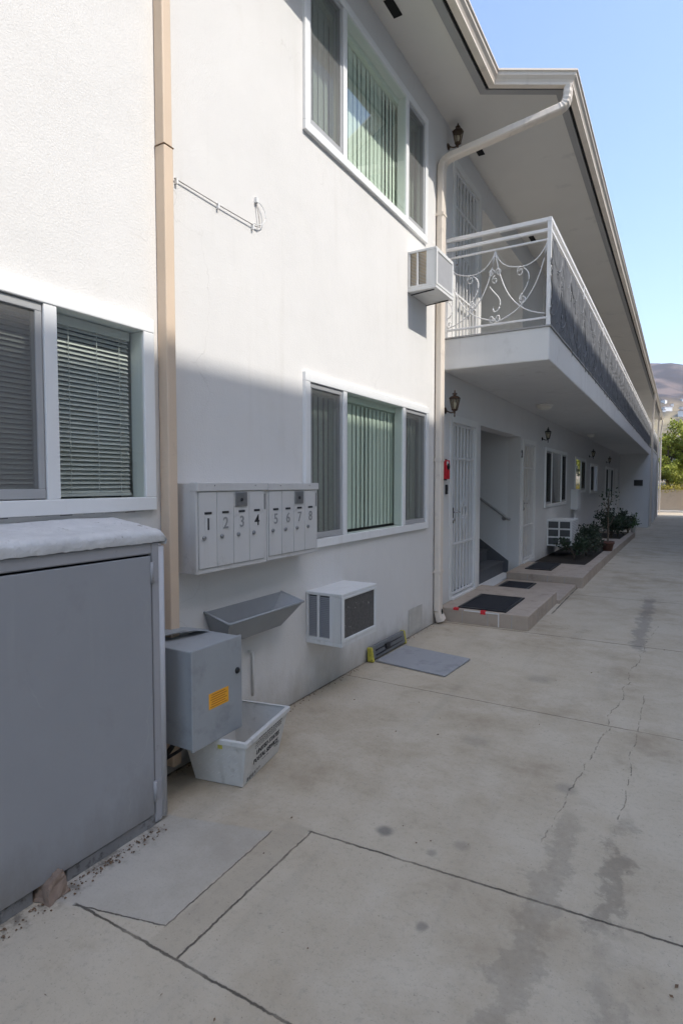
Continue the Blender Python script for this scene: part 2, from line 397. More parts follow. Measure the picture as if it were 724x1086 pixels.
# ------------------------------------------------------------------ ground
def ground_material():
    m = bpy.data.materials.new('driveway_concrete'); nt, N, L, P = nodes(m)
    tc = N.new('ShaderNodeTexCoord'); OB = tc.outputs['Object']
    sp = N.new('ShaderNodeSeparateXYZ'); L.new(OB, sp.inputs[0])
    X, Y = sp.outputs['X'], sp.outputs['Y']
    def math_(op, a, b=None, c=None, clamp=False):
        n = N.new('ShaderNodeMath'); n.operation = op; n.use_clamp = clamp
        for i, q in enumerate((a, b, c)):
            if q is None: continue
            if isinstance(q, (int, float)): n.inputs[i].default_value = q
            else: L.new(q, n.inputs[i])
        return n.outputs[0]
    def noise(scale, detail=5, rough=.6, vec=None, stretch=None):
        n = N.new('ShaderNodeTexNoise'); n.inputs['Scale'].default_value = scale
        n.inputs['Detail'].default_value = detail; n.inputs['Roughness'].default_value = rough
        src = vec or OB
        if stretch:
            mp = N.new('ShaderNodeMapping'); mp.inputs['Scale'].default_value = stretch; L.new(src, mp.inputs[0]); src = mp.outputs[0]
        L.new(src, n.inputs['Vector']); return n.outputs['Fac']
    def mrange(v, a, b, c=0.0, d=1.0):
        n = N.new('ShaderNodeMapRange'); n.inputs['From Min'].default_value = a; n.inputs['From Max'].default_value = b
        n.inputs['To Min'].default_value = c; n.inputs['To Max'].default_value = d; n.interpolation_type = 'SMOOTHSTEP'
        L.new(v, n.inputs['Value']); return n.outputs['Result']
    def mix(f, a, b):
        n = N.new('ShaderNodeMixRGB')
        for i, q in ((0, f), (1, a), (2, b)):
            if isinstance(q, tuple): n.inputs[i].default_value = lin(q)
            elif isinstance(q, float): n.inputs[i].default_value = q
            else: L.new(q, n.inputs[i])
        return n.outputs['Color']
    n_big = noise(.55, 4); n_mid = noise(2.3, 8, .7); n_fine = noise(38, 4, .7); n_speck = noise(150, 2)
    n_grain = noise(95, 3, .6); n_st = noise(7, 9, .72); n_warp = noise(5, 3); n_warp2 = noise(16, 4)
    c = mix(mrange(n_big, .35, .65), (.43, .355, .255), (.53, .458, .350))
    c = mix(mrange(n_mid, .38, .68), c, (.555, .482, .375))
    c = mix(mrange(n_mid, .45, .30, 0, .6), c, (.34, .275, .20))
    n_pale = noise(1.4, 9, .75); c = mix(mrange(n_pale, .57, .70, 0, .5), c, (.59, .52, .42))
    c = mix(math_('MULTIPLY', mrange(n_fine, .50, .72), .35), c, (.30, .265, .215))
    c = mix(math_('MULTIPLY', mrange(n_speck, .60, .70), .32), c, (.17, .15, .125))
    n_pit = noise(60, 2, .5); c = mix(math_('MULTIPLY', mrange(n_pit, .70, .75), .5), c, (.14, .12, .10))
    # brushed wear running along the drive
    n_wear = noise(1.0, 6, .6, stretch=(5, .35, 1))
    c = mix(mrange(n_wear, .52, .75, 0, .28), c, (.33, .295, .24))
    # damp and oily drip tracks where cars stand
    wob = math_('MULTIPLY', math_('SUBTRACT', n_warp, .5), .16)
    def track(x0, k, y0, y1, w, soft, amt, cl):
        nonlocal c
        xx = math_('ADD', math_('SUBTRACT', X, x0), wob)
        xx = math_('SUBTRACT', xx, math_('MULTIPLY', math_('SUBTRACT', Y, y0), k))
        d = math_('ABSOLUTE', xx)
        dd = math_('ADD', d, math_('MULTIPLY', math_('SUBTRACT', n_st, .5), .30))
        f = mrange(dd, w + soft * .35, w - soft * .35)
        lo = math_('ADD', Y, math_('MULTIPLY', math_('SUBTRACT', n_warp, .5), .8))
        f = math_('MULTIPLY', f, mrange(lo, y0 - .15, y0 + .15)); f = math_('MULTIPLY', f, mrange(lo, y1 + .15, y1 - .15))
        f = math_('MULTIPLY', f, mrange(n_fine, .25, .5, .55, 1))
        c = mix(math_('MULTIPLY', f, amt), c, cl)
    track(-.55, .03, -3.0, 2.75, .055, .05, .36, (.22, .19, .15))
    track(-.185, .0, 2.05, 2.80, .03, .045, .5, (.19, .165, .13))
    track(-.19, .01, -2.0, 1.95, .045, .06, .32, (.22, .19, .15))
    track(-.30, .0, 5.8, 8.6, .06, .08, .5, (.17, .155, .14))
    track(.30, .02, 2.0, 9.0, .08, .1, .3, (.22, .2, .17))
    # round oil spots
    for (sx, sy, sr, am) in ((-1.075, 2.233, .035, .65), (-.843, 2.19, .022, .4), (-.75, 2.3, .03, .3), (-.727, 1.80, .02, .5), (-1.0, 3.3, .07, .2), (-.9, 4.6, .09, .25), (-.45, 3.0, .05, .3)):
        dx = math_('SUBTRACT', X, sx); dy = math_('SUBTRACT', Y, sy)
        d = math_('SQRT', math_('ADD', math_('MULTIPLY', dx, dx), math_('MULTIPLY', dy, dy)))
        d = math_('ADD', d, math_('MULTIPLY', math_('SUBTRACT', n_warp2, .5), .04))
        c = mix(math_('MULTIPLY', mrange(d, sr * 1.5, sr * .4), am), c, (.12, .115, .11))
    # the dry grey patch by the cabinet
    def inrange(v, a, b, s=.012):
        vv = math_('ADD', v, math_('MULTIPLY', math_('SUBTRACT', n_st, .5), .05))
        return math_('MULTIPLY', mrange(vv, a - s, a + s), mrange(vv, b + s, b - s))
    pf = math_('MULTIPLY', inrange(math_('SUBTRACT', X, math_('MULTIPLY', math_('SUBTRACT', Y, 1.4), -.02)), -2.1, -1.492), inrange(math_('SUBTRACT', Y, math_('MULTIPLY', math_('ADD', X, 1.5), .26)), 1.355, 1.975))
    pc = mix(mrange(n_mid, .35, .65), (.41, .365, .30), (.50, .455, .385)); pc = mix(mrange(n_grain, .5, .75, 0, .35), pc, (.30, .27, .23))
    c = mix(math_('MULTIPLY', pf, .9), c, pc)
    # strip beside it
    sf = math_('MULTIPLY', inrange(X, -1.485, -1.355), inrange(Y, 1.28, 2.08))
    c = mix(math_('MULTIPLY', sf, math_('ADD', mrange(n_mid, .35, .65, .1, .5), 0.0)), c, (.30, .25, .185))
    # joints and cracks: groove masks
    jw = math_('ADD', math_('MULTIPLY', math_('SUBTRACT', n_warp2, .5), .016), math_('MULTIPLY', math_('SUBTRACT', n_fine, .5), .010))
    groove = None
    def line(f):
        nonlocal groove
        groove = f if groove is None else math_('MAXIMUM', groove, f)
    def joint_y(y0, k, x0, xa, xb, w):
        d = math_('SUBTRACT', math_('SUBTRACT', Y, y0), math_('MULTIPLY', math_('SUBTRACT', X, x0), k))
        d = math_('ABSOLUTE', math_('ADD', d, jw))
        f = mrange(d, w, w * .35)
        f = math_('MULTIPLY', f, math_('MULTIPLY', mrange(X, xa - .01, xa + .01), mrange(X, xb + .01, xb - .01)))
        line(f)
    def joint_x(x0, k, y0, ya, yb, w):
        d = math_('SUBTRACT', math_('SUBTRACT', X, x0), math_('MULTIPLY', math_('SUBTRACT', Y, y0), k))
        d = math_('ABSOLUTE', math_('ADD', d, jw))
        f = mrange(d, w, w * .35)
        f = math_('MULTIPLY', f, math_('MULTIPLY', mrange(Y, ya - .01, ya + .01), mrange(Y, yb + .01, yb - .01)))
        line(f)
    joint_y(2.066, .06, -1.35, -1.36, 9, .0075)
    joint_y(3.93, -.01, -1, -2.3, 9, .005)
    joint_y(1.277, .0, -1, -1.85, 9, .0065)
    joint_y(-.6, .0, -1, -3, 3, .009)
    joint_x(-1.35, .0, 1.3, 1.277, 2.07, .006)
    joint_x(-1.487, -.02, 1.36, 1.36, 1.985, .004)
    joint_y(1.36, .26, -1.5, -1.85, -1.487, .0045)
    joint_x(-1.245, .0, 7, 7.0, 21, .012)
    for jy in (6.0, 8.4, 11.2, 14, 17, 20, 23.2, 26, 30, 34, 38, 42): joint_y(jy, .0, 0, -1.25 if jy > 7 else -2.3, 3, .009)
    joint_x(-2.262, .0, 0, -4, 6.1, .012)
    # wandering cracks
    def crack(x0, k, y0, ya, yb, w, amp):
        nw = noise(2.6, 5, .62)
        d = math_('SUBTRACT', math_('SUBTRACT', X, x0), math_('MULTIPLY', math_('SUBTRACT', Y, y0), k))
        d = math_('ABSOLUTE', math_('ADD', d, math_('MULTIPLY', math_('SUBTRACT', nw, .5), amp)))
        f = mrange(d, w, w * .3)
        f = math_('MULTIPLY', math_('MULTIPLY', f, .7), mrange(n_warp2, .44, .54))
        f = math_('MULTIPLY', f, math_('MULTIPLY', mrange(Y, ya - .05, ya + .05), mrange(Y, yb + .05, yb - .05)))
        line(f)
    crack(-.46, .10, 2.7, 2.5, 3.9, .0042, .15)
    crack(-.20, .01, 2.8, 2.75, 4.6, .0036, .10)
    crack(-.36, .06, 4, 3.95, 7.0, .004, .18)
    c = mix(math_('MULTIPLY', math_('MULTIPLY', groove, mrange(n_warp, .25, .6, .35, 1)), .85), c, (.05, .043, .036))
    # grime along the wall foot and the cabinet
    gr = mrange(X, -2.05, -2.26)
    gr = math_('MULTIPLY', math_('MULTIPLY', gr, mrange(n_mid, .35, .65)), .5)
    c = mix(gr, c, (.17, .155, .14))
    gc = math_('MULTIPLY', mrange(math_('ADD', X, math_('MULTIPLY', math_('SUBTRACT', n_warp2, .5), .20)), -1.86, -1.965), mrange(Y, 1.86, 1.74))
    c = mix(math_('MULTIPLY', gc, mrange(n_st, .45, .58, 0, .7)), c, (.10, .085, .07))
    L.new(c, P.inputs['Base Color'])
    P.inputs['Roughness'].default_value = .88; P.inputs['Specular IOR Level'].default_value = .25
    h = math_('SUBTRACT', math_('MULTIPLY', n_fine, .12), math_('MULTIPLY', groove, 1.0))
    h = math_('ADD', h, math_('MULTIPLY', n_speck, .05))
    h = math_('ADD', h, math_('MULTIPLY', n_mid, .25))
    h = math_('ADD', h, math_('MULTIPLY', math_('MULTIPLY', pf, n_grain), .05))
    b = N.new('ShaderNodeBump'); b.inputs['Strength'].default_value = .55; b.inputs['Distance'].default_value = .012
    L.new(h, b.inputs['Height']); L.new(b.outputs['Normal'], P.inputs['Normal'])
    return m

M['drive'] = ground_material()
M['earth'] = mat('earth', (.24, .20, .145), .95, .2, .2, bump=.5, bscale=3, dirt=(.14, .14, .08), dirt_amt=.42, dirt_scale=.15, dirt_hard=.1)
def sheet(xs, ys, dz, m, name):
    mb = MB(); mb.keep = True
    nx = len(xs)
    v = [(x, y, gz(y) + dz) for y in ys for x in xs]
    f = [(j * nx + i, j * nx + i + 1, (j + 1) * nx + i + 1, (j + 1) * nx + i) for j in range(len(ys) - 1) for i in range(nx - 1)]
    mb.add(v, f)
    return mb.build(name, m)
ys = [-12, -4, 0, 4, 8] + [8 + i for i in range(1, 28)] + [38, 42, 44.6]
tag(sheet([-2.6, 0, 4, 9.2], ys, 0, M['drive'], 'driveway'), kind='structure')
ysb = [-280, -100, -40, -12, 0, 8] + [8 + i for i in range(2, 30, 2)] + [44.5, 60, 120, 400, 700]
def gz_far(y): return gz(y)
tag(sheet([-1500, -300, -60, -6, 6, 60, 300, 1500], ysb, -.03, M['earth'], 'ground'), kind='structure')

# ------------------------------------------------------------------ the apartment building
bld = thing('apartment_building', 'long white stucco two-storey apartment building with a balcony along the driveway', 'building', (W, 6, 0))
Y_END = 40.3
Y_BLK = 28.0
BX = -1.12   # face of the projecting block
# openings: y0,y1,z0,z1
wins = dict(a=(.35, 2.045, 1.385, 2.315), b=(3.38, 5.67, 1.05, 2.29), u=(3.39, 5.60, 3.915, 5.12),
            c=(11.75, 14.2, 1.03, 2.21), d=(15.5, 17.35, 1.26, 2.17), e=(18.35, 20.1, 1.2, 2.09), f=(22.4, 25.0, .88, 2.09),
            g=(12.9, 14.6, 4.0, 5.1), h=(18.6, 20.4, 4.0, 5.1), i=(22, 24, 4.0, 5.1))
doors = [(6.40, 7.38, .16, 2.27, 'front_1'), (9.92, 10.90, .155, 2.23, 'front_2'), (26.0, 27.0, -.36, 2.08, 'front_3'),
         (6.42, 7.40, 3.08, 5.12, 'up_1'), (11.4, 12.4, 3.08, 5.12, 'up_2'), (16.8, 17.8, 3.08, 5.12, 'up_3')]
stair = (7.55, 9.76, -.05, 2.27)
alcove = (7.50, 9.76, 3.08, 5.02)
holes = [(a + .03, b - .03, c + .03, d - .03) for a, b, c, d in wins.values()] + [(a, b, c, d) for a, b, c, d, _ in doors] + [stair, alcove]
def wall_holes(y0, y1, z0, z1, holes, x, depth):
    mb = MB(); mb.keep = True
    ysx = sorted({y0, y1, *[h[0] for h in holes], *[h[1] for h in holes]})
    zsx = sorted({z0, z1, *[h[2] for h in holes], *[h[3] for h in holes]})
    for i in range(len(ysx) - 1):
        for j in range(len(zsx) - 1):
            a, b, c, d = ysx[i], ysx[i + 1], zsx[j], zsx[j + 1]
            my, mz = (a + b) / 2, (c + d) / 2
            if any(h[0] < my < h[1] and h[2] < mz < h[3] for h in holes): continue
            mb.quad((x, a, c), (x, b, c), (x, b, d), (x, a, d))
            mb.quad((x - depth, a, c), (x - depth, a, d), (x - depth, b, d), (x - depth, b, c))
    for a, b, c, d in holes:
        xi = x - depth
        mb.quad((x, a, c), (x, a, d), (xi, a, d), (xi, a, c))
        mb.quad((x, b, c), (xi, b, c), (xi, b, d), (x, b, d))
        mb.quad((x, a, c), (xi, a, c), (xi, b, c), (x, b, c))
        mb.quad((x, a, d), (x, b, d), (xi, b, d), (xi, a, d))
    return mb
wall_holes(-4, Y_BLK, -.6, 5.46, holes, W, .2).build('wall', M['stucco'], bld)
# end, back and the far upper wall, so the house is closed
mb = MB()
mb.box(-9.2, -9.0, -4, Y_END, -.6, 5.46); mb.box(-9, W - .2, -4.2, -4.0, -.6, 5.46)
mb.box(-9, W - .2, Y_END, Y_END + .2, -.6, 5.46); mb.box(W - .2, W, Y_BLK + .01, Y_END, 3.1, 5.46)
mb.build('outer_wall', M['stucco_smooth'], bld)
# projecting ground-floor block behind the end wall
bm_ = MB()
bm_.prism([(W - .2, Y_BLK), (BX, Y_BLK), (BX, 31.5), (BX - .25, 31.5), (BX - .25, 32.6), (BX, 32.6), (BX, 35.2), (BX - .25, 35.2), (BX - .25, 36.4), (BX, 36.4), (BX, Y_END), (W - .2, Y_END)], 'z', -.7, 2.735)
bm_.build('end_block', M['stucco_smooth'], bld)
for y0 in (31.5, 35.2):
    MB().box(BX - .25, BX - .2, y0 + .02, y0 + 1.08, -.5, 1.8).build('service_door', M['neigh_door'], bld)
# rooms
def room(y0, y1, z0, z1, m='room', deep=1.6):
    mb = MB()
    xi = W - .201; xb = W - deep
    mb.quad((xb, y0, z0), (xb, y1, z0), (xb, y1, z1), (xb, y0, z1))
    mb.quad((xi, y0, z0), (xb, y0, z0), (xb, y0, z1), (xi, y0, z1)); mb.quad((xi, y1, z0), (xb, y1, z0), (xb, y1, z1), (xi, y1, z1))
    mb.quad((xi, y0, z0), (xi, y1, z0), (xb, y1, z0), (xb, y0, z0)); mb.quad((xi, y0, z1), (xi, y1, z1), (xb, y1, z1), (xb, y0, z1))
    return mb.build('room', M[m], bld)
room(-.2, 2.9, .4, 2.6); room(3.0, 6.1, .4, 2.6); room(3.0, 6.1, 3.2, 5.42)
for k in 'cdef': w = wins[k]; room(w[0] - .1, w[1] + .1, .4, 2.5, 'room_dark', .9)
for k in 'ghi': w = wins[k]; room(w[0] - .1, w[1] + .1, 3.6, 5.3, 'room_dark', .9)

# windows ---------------------------------------------------------
def window(k, splits, kinds, blind, frame_m='vinyl', bw=.065, blind_m=None):
    y0, y1, z0, z1 = wins[k]
    fr = MB()
    xo = W + .026; xi = W - .075
    fr.box(xi, xo, y0, y1, z1 - bw, z1); fr.box(xi, xo, y0, y1, z0, z0 + bw)
    fr.box(xi + .001, xo - .001, y0, y0 + bw, z0 + bw, z1 - bw); fr.box(xi + .001, xo - .001, y1 - bw, y1, z0 + bw, z1 - bw)
    ed = [y0 + bw] + list(splits) + [y1 - bw]
    for s in splits: fr.box(xi + .002, xo - .004, s - bw * .45, s + bw * .45, z0 + bw, z1 - bw)
    F = fr.build('window', M[frame_m], bld, .004)
    zs0, zs1 = z0 + bw, z1 - bw
    for i, kd in enumerate(kinds):
        a = ed[i] + (bw * .45 if i else 0); b = ed[i + 1] - (bw * .45 if i + 1 < len(ed) - 1 else 0)
        if kd == 'fix':
            MB().quad((W + .010, a, zs0), (W + .010, b, zs0), (W + .010, b, zs1), (W + .010, a, zs1)).build('pane', M['glass'], F)
        else:
            s = .032
            sh = MB(); x0, x1 = W - .030, W + .014
            sh.box(x0, x1, a + .004, b - .004, zs1 - s - .004, zs1 - .004); sh.box(x0, x1, a + .004, b - .004, zs0 + .004, zs0 + s + .012)
            sh.box(x0 + .001, x1 - .001, a + .004, a + s, zs0 + s + .012, zs1 - s - .004); sh.box(x0 + .001, x1 - .001, b - s, b - .004, zs0 + s + .012, zs1 - s - .004)
            sh.build('sash', M['alu'], F, .003)
            MB().quad((W - .018, a + s, zs0 + s), (W - .018, b - s, zs0 + s), (W - .018, b - s, zs1 - s), (W - .018, a + s, zs1 - s)).build('pane', M['glass'], F)
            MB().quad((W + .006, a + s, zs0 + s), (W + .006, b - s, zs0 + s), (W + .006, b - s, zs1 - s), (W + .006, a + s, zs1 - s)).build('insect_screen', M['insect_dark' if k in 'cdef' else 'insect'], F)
    bl = MB()
    if blind == 'v':
        y = y0 + bw + .03; rnd = random.Random(hash(k) % 100 + 3)
        while y < y1 - bw:
            a = R(98 + rnd.uniform(-4, 4)); c_, s_ = math.cos(a) * .0435, math.sin(a) * .0435
            xx = W - .10
            pts = [(xx - c_, y - s_), (xx + .003, y + .004), (xx + c_, y + s_), (xx - .001, y + .006)]
            bl.prism(pts, 'z', zs0 + .02, zs1 - .055); y += .075
        bl.box(W - .135, W - .06, y0 + bw, y1 - bw, zs1 - .05, zs1 - .002)
        bl.build('vertical_blind', M[blind_m or 'vblind'], F)
    elif blind == 'h':
        for (a, b) in ((y0 + bw, splits[0] - .02), (splits[0] + .05, y1 - bw - .02)):
            z = zs0 + .03
            while z < zs1 - .05:
                bl.quad((W - .078, a, z + .0115), (W - .078, b, z + .0115), (W - .064, b, z - .0065), (W - .064, a, z - .0065)); z += .0205
            bl.box(W - .084, W - .054, a, b, zs1 - .045, zs1 - .005); bl.box(W - .082, W - .058, a, b, zs0 + .008, zs0 + .022)
            for q in (.2, .55, .85):
                yy = a + (b - a) * q; bl.box(W - .056, W - .054, yy - .0015, yy + .0015, zs0 + .02, zs1 - .04)
        bl.build('mini_blind', M['hblind'], F)
    return F
wa = window('a', (1.50,), ('slide', 'fix'), 'h')
wb = window('b', (3.94, 5.06), ('slide', 'fix', 'slide'), 'v')
wu = window('u', (3.94, 5.10), ('slide', 'fix', 'slide'), 'v')
wc = window('c', (12.42, 13.55), ('slide', 'fix', 'slide'), None)
wd_ = window('d', (16.45,), ('fix', 'slide'), None)
we = window('e', (19.2,), ('slide', 'fix'), None)
wf = window('f', (23.3, 24.2), ('slide', 'fix', 'slide'), None)
for k in 'ghi': window(k, ((wins[k][0] + wins[k][1]) / 2,), ('slide', 'fix'), 'v')
# roller shade with a slim tower print in the big far window, curtains beside
MB().box(W - .06, W - .055, 12.45, 13.52, 1.09, 2.14).build('roller_shade', M['poster'], wc)
t = MB()
cy = 12.95
for z0, z1, w0, w1 in ((1.10, 1.22, .30, .25), (1.22, 1.38, .20, .12), (1.38, 1.62, .10, .05), (1.62, 1.86, .045, .015)):
    t.prism([(cy - w0, z0), (cy + w0, z0), (cy + w1, z1), (cy - w1, z1)], 'x', W - .0535, W - .052)
t.build('shade_print', M['poster_ink'], wc)
MB().box(W - .06, W - .055, 15.55, 16.42, 1.32, 2.12).build('roller_shade', M['poster'], wd_)

# roof, gutter, soffit --------------------------------------------
PATH = [Vector((-1.70, -4.6)), Vector((-1.70, 5.79)), Vector((-1.05, 6.17)), Vector((-1.05, Y_END + .6))]
def offs(path, o):
    out = []
    ns = []
    for i in range(len(path) - 1):
        d = (path[i + 1] - path[i]).normalized(); ns.append(Vector((d.y, -d.x)))
    for i, p in enumerate(path):
        if i == 0: out.append(p + ns[0] * o)
        elif i == len(path) - 1: out.append(p + ns[-1] * o)
        else:
            b = (ns[i - 1] + ns[i]); b = b / b.length_squared * 2
            out.append(p + b * o * 1.0)
    return out
def profile_sweep(prof, m, name, closed=True):
    mb = MB()
    rows = [[(q.x, q.y, z) for q in offs(PATH, o)] for o, z in prof]
    n = len(PATH); k = len(prof)
    v = [p for r in rows for p in r]; f = []
    for j in range(k if closed else k - 1):
        for i in range(n - 1):
            f.append((j * n + i, j * n + i + 1, ((j + 1) % k) * n + i + 1, ((j + 1) % k) * n + i))
    f.append(tuple(j * n for j in range(k))); f.append(tuple(j * n + n - 1 for j in range(k))[::-1])
    mb.add(v, f)
    return mb.build(name, m, bld)
# K-style gutter
profile_sweep([(0, 5.352), (.062, 5.350), (.064, 5.372), (.074, 5.392), (.096, 5.418), (.099, 5.446), (.112, 5.452), (.112, 5.468), (.100, 5.470), (.0965, 5.455),
               (.092, 5.42), (.06, 5.40), (.004, 5.40), (.002, 5.47), (0, 5.47)], M['gutter'], 'gutter')
profile_sweep([(-.030, 5.372), (-.001, 5.372), (-.001, 5.50), (-.030, 5.50)], M['black_gap'], 'fascia')
profile_sweep([(-.105, 5.362), (-.034, 5.362), (-.034, 5.398), (-.105, 5.398)], M['grey_trim'], 'soffit_trim')
inner = offs(PATH, -.02)
mb = MB()
po = [(q.x, q.y) for q in inner]
for z in (5.40, 5.44):
    for i in range(len(po) - 1):
        a, b = po[i], po[i + 1]
        mb.quad((a[0], a[1], z), (b[0], b[1], z), (W - .1, b[1], z), (W - .1, a[1], z))
mb.build('soffit', M['soffit'], bld)
mb = MB()
lip = offs(PATH, .05)
for i in range(len(lip) - 1):
    a, b = lip[i], lip[i + 1]
    def zr(x): return 5.475 + (-.9 - x) * .0 + 0
    a2, b2 = (-5.7, a.y, 6.55), (-5.7, b.y, 6.55)
    mb.quad((a.x, a.y, 5.474), (b.x, b.y, 5.474), b2, a2)
mb.quad((-5.7, lip[0].y, 6.55), (-5.7, lip[-1].y, 6.55), (-9.6, lip[-1].y, 5.45), (-9.6, lip[0].y, 5.45))
for yy in (lip[0].y, lip[-1].y): mb.add([(-1.6, yy, 5.44), (-5.7, yy, 6.55), (-9.6, yy, 5.44)], [(0, 1, 2)])
mb.build('roof', M['roofing'], bld)
for (ya, yb) in ((4.40, 4.60), (6.80, 6.97), (9.6, 9.8), (14, 14.2)):
    MB().box(-2.16, -2.085, ya, yb, 5.392, 5.399).build('soffit_vent', M['black_gap'], bld)

# balcony slab
SLX = -1.15
mb = MB(); mb.box(W + .001, SLX, 6.09, Y_BLK, 2.74, 3.07); mb.box(W + .001, SLX, Y_BLK, Y_END, 2.742, 3.07)
mb.build('balcony_slab', M['slab'], bld, .012)
mb = MB(); mb.box(W + .002, SLX + .012, 6.08, Y_END, 3.0705, 3.085); mb.build('slab_edging', M['grey_trim'], bld)

# security doors
def secdoor(y0, y1, z0, z1, nb=7, scroll=True, hs=.86, leaf='door_mesh'):
    fr = MB(); w = .055
    fr.box(W - .10, W + .012, y0 - .03, y0 + w, z0, z1 + .03); fr.box(W - .10, W + .012, y1 - w, y1 + .03, z0, z1 + .03)
    fr.box(W - .101, W + .013, y0 + w, y1 - w, z1 - w, z1 + .03); fr.box(W - .12, W + .03, y0 + w, y1 - w, z0 - .03, z0 + .02)
    D = fr.build('security_door', M['door_white'], bld, .003)
    MB().box(W - .13, W - .10, y0 + w, y1 - w, z0 + .02, z1 - w).build('door_leaf', M[leaf], D)
    g = MB(); ya, yb = y0 + w + .012, y1 - w - .012; za, zb = z0 + .05, z1 - w - .015; xx = W - .022
    def rail(z): g.box(xx - .012, xx + .012, ya, yb, z - .012, z + .012)
    for q in (ya, yb): g.box(xx - .016, xx + .016, q - .016, q + .016, za, zb)
    for z in (za, zb, z0 + .55 * (z1 - z0) * .55, z0 + (z1 - z0) * .78): rail(z)
    for i in range(1, nb):
        yy = ya + (yb - ya) * i / nb; g.box(xx - .009, xx + .009, yy - .009, yy + .009, za, zb)
    g.build('bars', M['iron'], D)
    if scroll:
        s = MB(); cy = (ya + yb) / 2 + .02; cz = z0 + 1.02
        for sg in (-1, 1):
            for sz in (-1, 1):
                s.tube(bez((xx + .014, cy, cz + sz * .30), (xx + .014, cy + sg * .05, cz + sz * .2), (xx + .014, cy + sg * .02, cz + sz * .12), (xx + .014, cy + sg * .10, cz + sz * .03), 10), .006, 5)
                s.tube([(xx + .014, cy + sg * (.05 + .035 * math.cos(a) * (1 - a / 9)), cz + sz * (.07 + .035 * math.sin(a) * (1 - a / 9))) for a in [q * .5 for q in range(14)]], .005, 5)
        s.build('scrollwork', M['iron'], D)
    h = MB()
    hz = z0 + hs + .12
    h.box(xx + .016, xx + .026, ya - .012, ya + .05, hz - .09, hz + .09)
    h.tube([(xx + .02, ya + .02, hz + .04), (xx + .07, ya + .02, hz + .04), (xx + .075, ya + .06, hz + .04), (xx + .072, ya + .12, hz + .035)], .009, 8)
    h.lathe((xx + .026, ya + .02, hz - .05), [(.022, 0), (.022, .012), (.012, .02)], 12, 'x')
    h.build('handle', M['chrome'], D)
    MB().box(W - .098, W - .04, y0 + w, y1 - w, z0 + .021, z0 + .045).build('door_sweep', M['black'], D)
    return D
for a, b, c, d, k in doors: secdoor(a, b, c, d, scroll=k in ('front_1', 'up_1', 'front_2'), leaf='door_tan' if k == 'front_2' else 'door_mesh')

# stairwell
sw = MB()
y0, y1 = stair[0], stair[1]
xi = W - .2; xb = W - 4.2
sw.quad((xi, y0, -.1), (xb, y0, -.1), (xb, y0, 3.0), (xi, y0, 3.0)); sw.quad((xi, y1, -.1), (xb, y1, -.1), (xb, y1, 3.0), (xi, y1, 3.0))
sw.quad((xb, y0, -.1), (xb, y1, -.1), (xb, y1, 3.0), (xb, y0, 3.0)); sw.quad((xi, y0, 2.9), (xi, y1, 2.9), (xb, y1, 3.0), (xb, y0, 3.0))
sw.quad((xi, y0, 2.27), (xi, y1, 2.27), (xi, y1, 2.9), (xi, y0, 2.9)); sw.quad((W, y0, .02), (W, y1, .02), (xb, y1, .02), (xb, y0, .02))
sw.build('stairwell', M['stucco_smooth'], bld)
al = MB(); xa = W - 1.7
al.quad((xi, y1, 3.08), (xa, y1, 3.08), (xa, y1, 5.02), (xi, y1, 5.02)); al.quad((xi, 7.5, 3.08), (xa, 7.5, 3.08), (xa, 7.5, 5.02), (xi, 7.5, 5.02))
al.quad((xa, 7.5, 3.08), (xa, y1, 3.08), (xa, y1, 5.02), (xa, 7.5, 5.02)); al.quad((xi, 7.5, 5.02), (xi, y1, 5.02), (xa, y1, 5.02), (xa, 7.5, 5.02))
al.quad((W + .0, 7.5, 3.081), (W + .0, y1, 3.081), (xa, y1, 3.081), (xa, 7.5, 3.081)); al.build('alcove', M['stucco_smooth'], bld)
st = MB()
for i in range(12):
    xs = -2.52 - i * .265; z = .03 + .185 * (i + 1)
    st.box(xs - .30, xs, y0 + .01, y1 - .03, z - .185 if i else .0, z)
    st.box(xs - .3, xs + .02, y0 + .011, y1 - .031, z - .025, z + .001)
S = st.build('stairs', M['stair_grey'], bld, .006)
MB().prism([(-2.44, .02), (-2.44, .22), (-5.5, 2.42), (-5.5, 1.9), (-2.75, .02)], 'y', y1 - .028, y1 - .004).build('stair_skirt', M['stair_grey'], S)
hr = MB()
pth = [(-2.40, y1 - .09, .915), (-2.46, y1 - .085, .935), (-2.50, y1 - .085, .97), (-5.2, y1 - .085, 2.85)]
hr.tube(pth, .021, 8); hr.tube([(-2.52, y1 - .085, .97), (-2.52, y1, .93)], .01, 6); hr.lathe((-2.52, y1 - .012, .93), [(.04, 0), (.04, .01)], 10, 'y')
hr.build('handrail', M['grey_trim'], bld)

# downspouts ------------------------------------------------------
def rect(a, b): return [(-a, -b), (a, -b), (a, b), (-a, b)]
def rrect(a, b, c=.012): return [(-a + c, -b), (a - c, -b), (a, -b + c), (a, b - c), (a - c, b), (-a + c, b), (-a, b - c), (-a, -b + c)]
# tan one at the left
tp = MB(); tp.box(W + .003, W + .064, 2.088, 2.144, 3.17, 5.40); tp.box(W + .003, W + .067, 2.086, 2.146, .06, 3.168)
TP = tp.build('tan_downspout', M['tan'], bld, .006)
mb = MB(); mb.box(W + .003, W + .069, 2.084, 2.148, 3.167, 3.171); mb.build('seam', M['litter'], TP)
